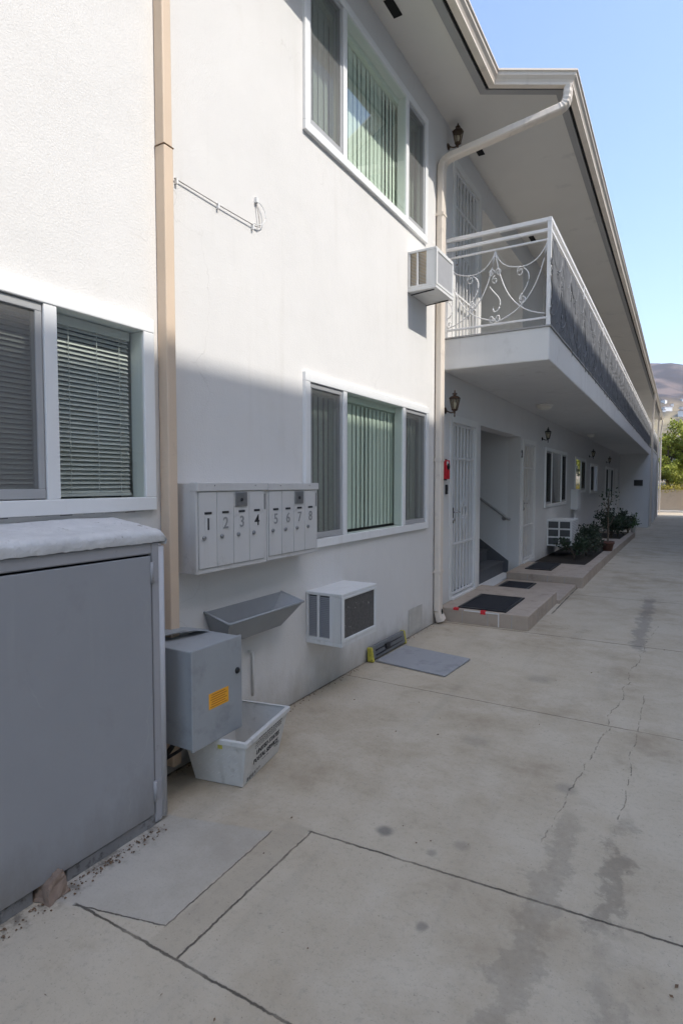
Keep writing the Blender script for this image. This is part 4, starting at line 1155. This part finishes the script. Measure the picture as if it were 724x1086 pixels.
mb = MB(); mb.box(W + .001, W + .025, 6.22, 6.265, 1.39, 1.50)
db = one(mb, 'doorbell', M['black'], 'small black doorbell below the red alarm box', 'doorbell', bevel=.008)
mb = MB(); mb.lathe((W + .025, 6.242, 1.42), [(.011, 0), (.010, .003)], 12, 'x'); mb.build('button', M['steel_dull'], db)

cn = thing('cable_conduit', 'thin painted cable run with a loose white loop on the sunlit wall', 'cable', (W, 2.55, 3.07))
mb = MB(); mb.tube([(W + .010, 2.205, 3.068), (W + .012, 2.55, 3.066), (W + .014, 2.86, 3.070), (W + .020, 2.89, 3.075), (W + .018, 2.888, 3.12), (W + .012, 2.872, 3.215)], .003, 7); mb.build('cable', M['wire'], cn)
mb = MB(); mb.tube(bez((W + .012, 2.872, 3.225), (W + .03, 2.97, 3.22), (W + .04, 2.96, 3.07), (W + .014, 2.84, 3.082), 16), .0028, 6); mb.build('loose_loop', M['white_cable'], cn)
for y in (2.22, 2.53, 2.835): mb = MB(); mb.box(W + .001, W + .018, y - .006, y + .006, 3.045, 3.075); mb.build('clip', M['white_cable'], cn)
mb = MB(); mb.box(W + .001, W + .02, 2.862, 2.882, 3.215, 3.245); mb.build('clip', M['white_cable'], cn)

ub = thing('service_panel', 'pale grey service panel on the wall between the far windows', 'panel box', (W, 15.2, .87))
mb = MB(); mb.box(W + .001, W + .15, 14.95, 15.45, .87, 1.36); mb.build('casing', M['stucco_smooth'], ub, .006)
mb = MB(); mb.box(W + .15, W + .158, 14.97, 15.43, .89, 1.34); mb.build('lid', M['stucco_smooth'], ub, .003)
mb = MB(); mb.tube([(W + .07, 15.2, .87), (W + .07, 15.2, gz(15) + .1)], .018, 8); mb.build('pipe', M['stucco_smooth'], ub)
mb = MB(); mb.box(-1.70, -1.36, Y_BLK - .045, Y_BLK - .001, 1.39, 1.64)
pl = one(mb, 'wall_plaque', M['black'], 'black rectangular plaque on the shaded end wall', 'plaque', bevel=.01)
mb = MB(); mb.box(-1.66, -1.40, Y_BLK - .049, Y_BLK - .0455, 1.43, 1.60); mb.build('plate', M['black_metal'], pl)

# ------------------------------------------------------------------ ground things by the wall
gb = thing('grey_board', 'flat grey board lying on the concrete beside the wall', 'board', (-1.86, 4.6, 0))
mb = MB(); mb.hexa([(-2.19, 4.36, .004), (-1.545, 4.275, .004), (-1.51, 4.80, .004), (-2.16, 4.90, .004)], [(-2.19, 4.36, .016), (-1.545, 4.275, .014), (-1.51, 4.80, .018), (-2.16, 4.90, .018)])
mb.build('board', M['grey_board'], gb, .002)
lv = thing('door_draft_bar', 'grey bar with yellow ends leaning on edge against the wall by the grey board', 'bar', (-2.22, 4.66, 0))
mb = MB(); mb.hexa([(-2.235, 4.34, .018), (-2.205, 4.34, .018), (-2.195, 4.99, .018), (-2.225, 4.99, .018)], [(-2.25, 4.34, .125), (-2.225, 4.34, .125), (-2.215, 4.99, .125), (-2.24, 4.99, .125)])
B = mb.build('bar', M['grey_bar'], lv, .005)
mb = MB()
mb.box(-2.208, -2.200, 4.40, 4.93, .045, .052); mb.box(-2.214, -2.206, 4.40, 4.93, .085, .092); mb.box(-2.215, -2.195, 4.58, 4.66, .06, .10); mb.build('ridge', M['black'], lv)
for (a, b) in ((4.315, 4.345), (4.985, 5.015)):
    mb = MB(); mb.hexa([(-2.25, a, .004), (-2.19, a, .004), (-2.19, b, .004), (-2.25, b, .004)], [(-2.255, a, .125), (-2.21, a, .125), (-2.21, b, .125), (-2.255, b, .125)]); mb.build('yellow_end', M['yellow'], lv, .008)

# ------------------------------------------------------------------ steps, walk, planter
s1 = thing('front_step', 'concrete doorstep with red and white paint marks at the first security door', 'step', (-1.8, 6.8, 0), 'doorsteps')
mb = MB(); mb.box(W + .002, -1.30, 6.05, 7.64, -.05, .155); mb.build('block', M['step_conc'], s1, .010)
# masonry joints on the faces, as thin grooves of dark mortar
mb = MB()
for x in (-2.0, -1.72, -1.47): mb.box(x - .003, x + .003, 6.0485, 6.052, .0, .145)
for y in (6.5, 7.0, 7.35): mb.box(-1.302, -1.2985, y - .003, y + .003, .0, .145)
mb.build('mortar', M['grey_trim'], s1)
mb = MB(); mb.box(-2.10, -2.04, 6.0465, 6.10, .135, .1585); mb.build('red_mark', M['red_paint'], s1); mb = MB(); mb.box(-1.80, -1.745, 6.0465, 6.10, .120, .1585); mb.build('red_mark', M['red_paint'], s1)
mb = MB(); mb.box(-1.98, -1.60, 6.0468, 6.049, .137, .150); mb.box(-1.612, -1.60, 6.0468, 6.049, .005, .137); mb.build('white_mark', M['white_paint'], s1)
mb = MB(); mb.box(W + .002, -1.262, 7.64, 8.95, -.05, .045); tag(mb.build('path', M['step_conc'], None, .006), kind='structure')
s2 = thing('front_step', 'wider concrete landing at door 2, joining the planter kerb', 'step', (-1.75, 9.65, 0), 'doorsteps')
mb = MB(); mb.box(W + .002, -1.175, 8.95, 10.36, -.06, .152); mb.build('block', M['step_conc'], s2, .012)
mb = MB()
for x in (-1.95, -1.66, -1.42): mb.box(x - .003, x + .003, 8.9475, 8.952, .0, .14)
mb.build('mortar', M['grey_trim'], s2)
def doormat(x0, x1, y0, y1, z, label):
    t = thing('door_mat', label, 'door mat', ((x0 + x1) / 2, (y0 + y1) / 2, z), 'black door mats')
    mb = MB(); mb.box(x0, x1, y0, y1, z + .001, z + .011); mb.build('mat', M['door_mat'], t, .004)
    mb = MB(); 
    for a, b, c, d in ((x0, x1, y0, y0 + .03), (x0, x1, y1 - .03, y1), (x0, x0 + .03, y0 + .03, y1 - .03), (x1 - .03, x1, y0 + .03, y1 - .03)): mb.box(a, b, c, d, z + .0112, z + .0145)
    mb.build('border', M['black'], t)
doormat(-2.06, -1.54, 6.09, 6.95, .155, 'largest black door mat, on the step of the first security door')
doormat(-2.19, -1.77, 7.92, 8.72, .045, 'black door mat on the path in front of the stairs')
doormat(-2.09, -1.69, 9.40, 10.27, .152, 'black door mat on the landing of door 2')
pk = thing('planter_kerb', 'long low concrete planter kerb filled with soil beside the driveway', 'planter', (-1.25, 15, 0))
mb = MB()
yy = [10.36 + i * .6 for i in range(18)]; 
for i in range(len(yy) - 1):
    a, b = yy[i], yy[i + 1]; za, zb_ = gz(a) + .155, gz(b) + .155
    if i == 0: za = .152
    mb.hexa([(-1.33, a, -.5), (-1.175, a, -.5), (-1.175, b, -.5), (-1.33, b, -.5)], [(-1.33, a, za), (-1.175, a, za), (-1.175, b, zb_), (-1.33, b, zb_)])
ye = yy[-1]
mb.box(W + .003, -1.33, ye - .14, ye, -.5, gz(ye) + .155)
mb.build('kerb', M['step_conc'], pk)
mb = MB()
for i in range(len(yy) - 1):
    a, b = yy[i], yy[i + 1]
    mb.quad((W + .002, a, gz(a) + .10), (-1.33, a, gz(a) + .08), (-1.33, b, gz(b) + .08), (W + .002, b, gz(b) + .10))
mb.build('soil', M['soil'], pk)
mb = MB(); mb.box(-1.75, -1.335, 15.4, 17.0, -.2, gz(16) + .13); mb.build('pad', M['step_conc'], pk, .01)

# plants ----------------------------------------------------------
def shrub(name, x, y, z, h, r, n, leaf, m, label, seed, ls=.055, stems=6, group='shrubs in the planter'):
    rnd = random.Random(seed)
    t = thing(name, label, 'shrub', (x, y, z), group)
    fm, sm_ = MB(), MB()
    clumps = []
    for i in range(stems):
        a = rnd.uniform(0, 6.28); rr_ = r * rnd.uniform(.25, .85); hh_ = h * rnd.uniform(.55, .92)
        tip = Vector((x + rr_ * math.cos(a), y + rr_ * math.sin(a), z + hh_))
        midp = Vector((x + rr_ * .35 * math.cos(a), y + rr_ * .35 * math.sin(a), z + hh_ * .5))
        sm_.tube(bez((x, y, z - .05), (x, y, z + hh_ * .3), midp, tip, 6), .012, 5, scales=[1 - .12 * q for q in range(7)])
        for q in range(5): clumps.append((midp.lerp(tip, rnd.uniform(.0, 1.05)), r * rnd.uniform(.18, .38)))
    for i in range(n):
        c, cr = rnd.choice(clumps)
        d = Vector((rnd.gauss(0, 1), rnd.gauss(0, 1), rnd.gauss(0, .9))).normalized() * cr * rnd.uniform(.3, 1) ** .5
        p = c + d
        if p.x < W + .03: p.x = W + .03 + rnd.random() * .1
        if p.z < z + .02: p.z = z + .03
        fm.leaf(p, ls, rnd)
    fm.build('foliage', M[m], t); sm_.build('stem', M['stem'], t)
    return t
shrub('shrub', -1.72, 11.9, .10, .34, .36, 500, 1, 'leaf_dark', 'low dark shrub in front of the boxy air conditioner', 1, .06, 7)
shrub('shrub', -1.60, 12.6, .10, .42, .40, 700, 1, 'leaf_dark2', 'dark bushy shrub right of the boxy air conditioner', 2, .06, 9)
shrub('shrub', -1.75, 13.7, .06, .50, .42, 700, 1, 'leaf_dark', 'tall dark shrub behind the potted stalk plant', 3, .065, 9)
shrub('shrub', -1.85, 15.0, .04, .52, .36, 500, 1, 'leaf_dark2', 'dark shrub below the service panel', 4, .065, 8)
shrub('shrub', -1.60, 17.6, .0, .80, .50, 1000, 1, 'leaf_dark', 'tallest dark shrub in the planter, before the far window', 5, .075, 10)
shrub('shrub', -1.55, 19.0, -.05, .72, .45, 900, 1, 'leaf_dark2', 'rounded dark shrub towards the far end of the planter', 6, .075, 9)
shrub('shrub', -1.36, 20.2, -.09, .68, .36, 700, 1, 'leaf_mid', 'small bright green plant at the far end of the planter', 7, .085, 8)
pp_ = thing('potted_plant', 'brown terracotta pot with a tall thin stalk plant on the planter kerb', 'potted plant', (-1.27, 13.25, .08))
mb = MB(); mb.lathe((-1.27, 13.25, .075), [(.085, 0), (.12, .17), (.135, .175), (.135, .225), (.118, .225), (.112, .19)], 18); mb.build('pot', M['terracotta'], pp_)
mb = MB(); mb.tube(bez((-1.27, 13.25, .2), (-1.25, 13.3, .6), (-1.30, 13.3, .9), (-1.27, 13.35, 1.32), 10), .022, 7, scales=[1 - .05 * i for i in range(11)])
for a, z in ((.5, .7), (2.4, .85), (4, 1.0), (5.3, 1.1)): mb.tube([(-1.27, 13.3, z - .12), (-1.27 + .13 * math.cos(a), 13.3 + .13 * math.sin(a), z + .12)], .010, 5)
mb.build('stalk', M['stem'], pp_)
mb = MB(); rnd = random.Random(11)
for i in range(130):
    z = rnd.uniform(.65, 1.40); rr_ = .20 * rnd.random() ** .5
    a = rnd.uniform(0, 6.28); mb.leaf((-1.27 + rr_ * math.cos(a), 13.3 + rr_ * math.sin(a), z), .06, rnd)
mb.build('foliage', M['leaf_dark'], pp_)
wp = thing('flower_pot', 'small white pot on the far end of the planter kerb', 'flower pot', (-1.24, 20.5, .0))
z0 = gz(20.5) + .15
mb = MB(); mb.lathe((-1.24, 20.5, z0), [(.06, 0), (.085, .17), (.09, .19), (.075, .19)], 14); mb.build('pot', M['white_label'], wp)
mb = MB()
for i in range(160): mb.leaf((-1.24 + rnd.gauss(0, .08), 20.5 + rnd.gauss(0, .08), z0 + .2 + abs(rnd.gauss(0, .12))), .07, rnd)
mb.build('foliage', M['leaf_mid'], wp)

# litter and grit -------------------------------------------------
lt = MB(); rnd = random.Random(3)
for i in range(420):
    y = rnd.uniform(.75, 1.78) if i < 260 else rnd.uniform(2.0, 5.8)
    x = (-1.955 + abs(rnd.gauss(0, .03))) if i < 260 else (W + .02 + abs(rnd.gauss(0, .03)))
    s = rnd.uniform(.0012, .0038)
    lt.hexa([(x - s, y - s, .004), (x + s, y - s, .004), (x + s, y + s, .004), (x - s, y + s, .004)], [(x - s * .5, y - s * .6, .004 + s), (x + s * .6, y - s * .4, .004 + s), (x + s * .5, y + s * .6, .004 + s), (x - s * .6, y + s * .5, .004 + s)])
tag(lt.build('grit', M['litter']), 'dark grit along the foot of the wall and cabinet', 'grit', kind='stuff')
lf = MB()
for i in range(60):
    x, y = rnd.uniform(-1.95, .2), rnd.uniform(.8, 6.5)
    a = rnd.uniform(0, 6.28); s = rnd.uniform(.003, .010)
    d = Vector((math.cos(a), math.sin(a), 0)); e = Vector((-d.y, d.x, 0)); p = Vector((x, y, .006))
    lf.add([p - d * s, p + e * s * .5 + Vector((0, 0, .004)), p + d * s + Vector((0, 0, .003)), p - e * s * .5], [(0, 1, 2), (0, 2, 3)])
tag(lf.build('leaf_litter', M['litter']), 'few dry leaf bits scattered on the concrete', 'litter', kind='stuff')

# ------------------------------------------------------------------ the far end
rw = thing('retaining_wall', 'tan retaining wall with a pale kerb across the far end of the driveway', 'wall', (0, 44.7, -.46))
mb = MB(); mb.box(-12, 14, 44.6, 44.9, -.6, 1.03); mb.build('wall', M['retain'], rw, .02)
mb = MB(); mb.box(-12, 14, 44.35, 44.6, -.6, -.33); mb.build('kerb', M['far_white'], rw, .02)
bank = MB(); bank.keep = True
nxb = 12; v = []
xs_ = [-60 + i * 10 for i in range(nxb + 1)]; ys_ = [44.9, 47, 52, 60, 75, 95]; zs_ = [.95, 1.1, 1.5, 2.2, 3.4, 5.5]
v = [(x, y, z) for y, z in zip(ys_, zs_) for x in xs_]
bank.add(v, [(j * (nxb + 1) + i, j * (nxb + 1) + i + 1, (j + 1) * (nxb + 1) + i + 1, (j + 1) * (nxb + 1) + i) for j in range(5) for i in range(nxb)])
tag(bank.build('bank', M['earth']), kind='structure')
hd = MB(); rnd = random.Random(21)
for i in range(9000):
    x = rnd.uniform(-8, 10); y = 44.85 + rnd.gauss(0, .22); z = 1.08 + abs(rnd.gauss(0, .16)) - (.22 if rnd.random() < .22 else 0) * rnd.random()
    if z < 1.05: y = 44.55 - rnd.random() * .04
    hd.leaf((x, y, z), .11, rnd)
one(hd, 'ivy_hedge', M['leaf_yellow'], 'yellow-green ivy hedge trailing over the top of the tan retaining wall', 'hedge')

def tree(name, x, y, z, h, r, n, m, label, seed, ls=.22, th=.9):
    rnd = random.Random(seed)
    t = thing(name, label, 'tree', (x, y, z), 'trees beyond the retaining wall')
    tk, cr = MB(), MB()
    tk.tube([(x, y, z - .3), (x + .05, y, z + h * .25), (x - .04, y + .05, z + h * .5), (x, y, z + h * .8)], .13, 8, scales=[1.2, 1, .8, .4])
    cl = []
    for i in range(34):
        a = rnd.uniform(0, 6.28); e = rnd.uniform(-.95, 1.2)
        rr_ = r * rnd.uniform(.35, .95)
        c = Vector((x + rr_ * math.cos(a) * math.cos(e * .8), y + rr_ * math.sin(a) * math.cos(e * .8), z + h * (.52 + .36 * math.sin(e))))
        cl.append((c, r * rnd.uniform(.22, .40)))
        tk.tube([(x, y, z + h * .35), (x * .4 + c.x * .6, y * .4 + c.y * .6, c.z - .3), c], .05, 5, scales=[1, .7, .3])
    for i in range(n):
        c, q = rnd.choice(cl)
        d = Vector((rnd.gauss(0, 1), rnd.gauss(0, 1), rnd.gauss(0, .8))).normalized() * q * rnd.random() ** .4
        cr.leaf(c + d, ls, rnd)
    cr.build('crown', M[m], t); tk.build('trunk', M['stem'], t)
    return t
tree('garden_tree', .55, 48.5, 1.2, 5.2, 1.9, 9000, 'leaf_far', 'bright yellow-green tree directly above the retaining wall', 1)
tree('garden_tree', -3.6, 49, 1.2, 4.2, 1.9, 5000, 'leaf_far', 'bright green tree hidden behind the building corner', 2)
tree('garden_tree', -.75, 47.3, .95, 4.1, 1.0, 4500, 'leaf_far', 'narrow yellow-green tree right behind the wall at the building corner', 9)
tree('garden_tree', 2.2, 51.5, 1.4, 4.0, 1.6, 4500, 'leaf_far2', 'darker green tree at the right edge beyond the wall', 3)
tree('garden_tree', 5.8, 49.5, 1.3, 4.4, 2.0, 5000, 'leaf_far', 'broad yellow-green tree right of the driveway end', 4)
for i, (x, y, h, r, m_, lb) in enumerate(((-2.2, 45.8, 1.9, .9, 'leaf_far2', 'dark green bush above the retaining wall behind the building corner'), (-.2, 45.7, 1.9, 1.0, 'leaf_far', 'low yellow-green bush just above the hedge'),
        (1.3, 45.9, 1.9, .9, 'leaf_far2', 'dark green bush above the hedge near the right edge'), (3.1, 45.7, 1.7, .95, 'leaf_far', 'rounded bright bush right of the driveway end'), (5.2, 45.9, 2.0, 1.0, 'leaf_far2', 'dark bush at the right end of the hedge'))):
    shrub('garden_bush', x, y, .9, h, r, 1900, 1, m_, lb, 40 + i, .15, 9, 'bushes above the retaining wall')
tree('garden_tree', 0.2, 56, 1.9, 3.0, 1.8, 4000, 'leaf_far2', 'low dark tree in front of the white far building', 5)

fb = thing('far_building', 'flat-roofed white building behind the trees at the end of the driveway', 'building', (3, 75, 3))
mb = MB(); mb.box(-6, 16, 74, 84, 2.5, 5.75); mb.build('wall', M['far_white'], fb)
mb = MB(); mb.box(-6.3, 16.3, 73.7, 84.3, 5.75, 6.05); mb.build('roof', M['far_roof'], fb)
for x in (-3.5, .2, 4, 8, 12):
    mb = MB(); mb.box(x, x + 1.6, 73.93, 73.99, 3.7, 5.0); F = mb.build('window', M['far_white'], fb)
    mb = MB(); mb.box(x + .08, x + 1.52, 73.90, 73.928, 3.78, 4.92); mb.build('pane', M['room_dark'], F)

# hills
def hill_mat():
    m = bpy.data.materials.new('hill_chaparral'); nt, N, L, P = nodes(m)
    tc = N.new('ShaderNodeTexCoord'); sp = N.new('ShaderNodeSeparateXYZ'); L.new(tc.outputs['Object'], sp.inputs[0])
    n1 = N.new('ShaderNodeTexNoise'); n1.inputs['Scale'].default_value = .02; n1.inputs['Detail'].default_value = 8; L.new(tc.outputs['Object'], n1.inputs['Vector'])
    n2 = N.new('ShaderNodeTexNoise'); n2.inputs['Scale'].default_value = .006; n2.inputs['Detail'].default_value = 6; L.new(tc.outputs['Object'], n2.inputs['Vector'])
    ad = N.new('ShaderNodeMath'); ad.operation = 'MULTIPLY_ADD'; ad.inputs[1].default_value = 90; L.new(n2.outputs['Fac'], ad.inputs[0]); L.new(sp.outputs['Z'], ad.inputs[2])
    mr = N.new('ShaderNodeMapRange'); mr.inputs['From Min'].default_value = 130; mr.inputs['From Max'].default_value = 190; L.new(ad.outputs[0], mr.inputs['Value'])
    r1 = N.new('ShaderNodeValToRGB'); r1.color_ramp.elements[0].color = (.30, .24, .13, 1); r1.color_ramp.elements[1].color = (.15, .105, .08, 1)
    L.new(mr.outputs[0], r1.inputs[0])
    r2 = N.new('ShaderNodeValToRGB'); r2.color_ramp.elements[0].position = .42; r2.color_ramp.elements[1].position = .62
    r2.color_ramp.elements[0].color = (.045, .05, .03, 1); r2.color_ramp.elements[1].color = (1, 1, 1, 1)
    L.new(n1.outputs['Fac'], r2.inputs[0])
    mx = N.new('ShaderNodeMixRGB'); mx.blend_type = 'MULTIPLY'; mx.inputs[0].default_value = .75
    L.new(r1.outputs[0], mx.inputs[1]); L.new(r2.outputs[0], mx.inputs[2]); L.new(mx.outputs[0], P.inputs['Base Color'])
    P.inputs['Roughness'].default_value = 1; P.inputs['Specular IOR Level'].default_value = .1
    return m
M['hill'] = hill_mat()
from mathutils import noise as mn
hl = MB(); hl.keep = True
nx_, ny_ = 120, 50
def hz(x, y):
    s = max(0, (y - 500) / 1100)
    base = 250 * min(1, s) ** 1.1 * (1.0 + .12 * math.sin(x * .0035 + .6)) - 28 * min(1, max(0, s - .2)) * math.sin(x * .012)
    return base + 45 * min(1, s * 1.5) * mn.noise((x * .004, y * .004, 1.3)) + 14 * min(1, s * 3) * mn.noise((x * .015, y * .015, 4.1)) - 3
v = [(-1500 + 3000 * i / nx_, 300 + 1500 * j / ny_, hz(-1500 + 3000 * i / nx_, 300 + 1500 * j / ny_)) for j in range(ny_ + 1) for i in range(nx_ + 1)]
hl.add(v, [(j * (nx_ + 1) + i, j * (nx_ + 1) + i + 1, (j + 1) * (nx_ + 1) + i + 1, (j + 1) * (nx_ + 1) + i) for j in range(ny_) for i in range(nx_)], True)
tag(hl.build('hills', M['hill']), kind='structure')
rnd = random.Random(31)
t0 = None
for i in range(26):
    x = rnd.uniform(-70, 60) if i < 20 else rnd.uniform(60, 200); sl = rnd.uniform(.080, .122); y = 560
    while hz(x, y) - 1.5 < sl * y and y < 1750: y += 4
    loc = (x, y, hz(x, y))
    if t0 is None:
        w, h = 7, 4
        t0 = thing('hillside_house', 'tiny pale house on the hillside beyond the end of the driveway', 'house', loc, 'houses on the hillside')
        z = loc[2]
        mb = MB(); mb.box(x - w / 2, x + w / 2, y - 4, y + 4, z - 4, z + h); mb.build('wall', M['far_white'], t0)
        mb = MB(); mb.prism([(x - w / 2 - .6, z + h), (x + w / 2 + .6, z + h), (x, z + h + 1.8)], 'y', y - 4.6, y + 4.6); mb.build('roof', M['far_roof'], t0)
    else:
        q = dup(t0, loc, None, rnd.uniform(-.8, .8)); f_ = rnd.uniform(.6, 1.15); q.scale = (f_ * rnd.uniform(.8, 1.4), f_, f_)

# the air between here and the hills
hb = MB(); hb.box(-1560, 1560, -300, 1860, -30, 420)
HZ = hb.build('haze', bpy.data.materials.new('haze_air'))
tag(HZ, kind='stuff')
hm = HZ.data.materials[0]; hm.use_nodes = True
hn = hm.node_tree; hn.nodes.remove(hn.nodes['Principled BSDF'])
pv = hn.nodes.new('ShaderNodeVolumePrincipled')
pv.inputs['Color'].default_value = (.80, .85, .98, 1); pv.inputs['Density'].default_value = .0002; pv.inputs['Anisotropy'].default_value = .2
hn.links.new(pv.outputs[0], hn.nodes['Material Output'].inputs['Volume'])

# ------------------------------------------------------------------ neighbour across the drive (throws the shade on the wall)
nb = thing('neighbour_building', 'tall pale stucco building facing the white apartments across the driveway', 'building', (7.3, 14, 0))
NX = 7.3; EX = 6.5; EZ = 2.17 + (EX - W) * 1.17
N0, N1 = -16, 40.0
mb = MB(); mb.box(NX, 20, N0, N1, 2.4, EZ - .15); mb.box(NX + 1.6, 22, N0, N1, -.7, 2.4); mb.build('wall', M['neigh'], nb)
y = N0 + 1
while y < N1 - 3:
    mb = MB(); mb.box(NX + 1.5, NX + 1.599, y, y + 2.6, -.5, 2.1); mb.build('garage_door', M['neigh_door'], nb); y += 3.4
mb = MB(); mb.box(EX, NX + .5, N0 - .3, N1 + .3, EZ - .25, EZ); mb.quad((EX + .01, N0, EZ + .001), (EX + .01, N1, EZ + .001), (16, N1, EZ + .35), (16, N0, EZ + .35)); mb.build('roof', M['gutter'], nb)
WX = 1.9; WZ = 2.17 + (WX - .1 - W) * 1.17  # unseen wing, added to darken the far drive and the balcony underside
mb = MB(); mb.box(WX, NX - .01, 13.5, N1, -.7, WZ - .1); mb.build('shade_wing_wall', M['shade_wing'], nb)
mb = MB(); mb.box(WX - .1, NX - .01, 13.3, N1, WZ - .099, WZ); mb.build('shade_wing_roof', M['roofing'], nb)
for j in range(2):
    for i in range(5):
        y = -13 + i * 5.8; z = 3.3 + j * 3.0
        mb = MB(); mb.box(NX - .03, NX + .02, y, y + 2.0, z, z + 1.25); F = mb.build('window', M['vinyl'], nb)
        mb = MB(); mb.box(NX - .036, NX - .0305, y + .08, y + .97, z + .08, z + 1.17); mb.box(NX - .036, NX - .0305, y + 1.03, y + 1.92, z + .08, z + 1.17); mb.build('pane', M['room_dark'], F)
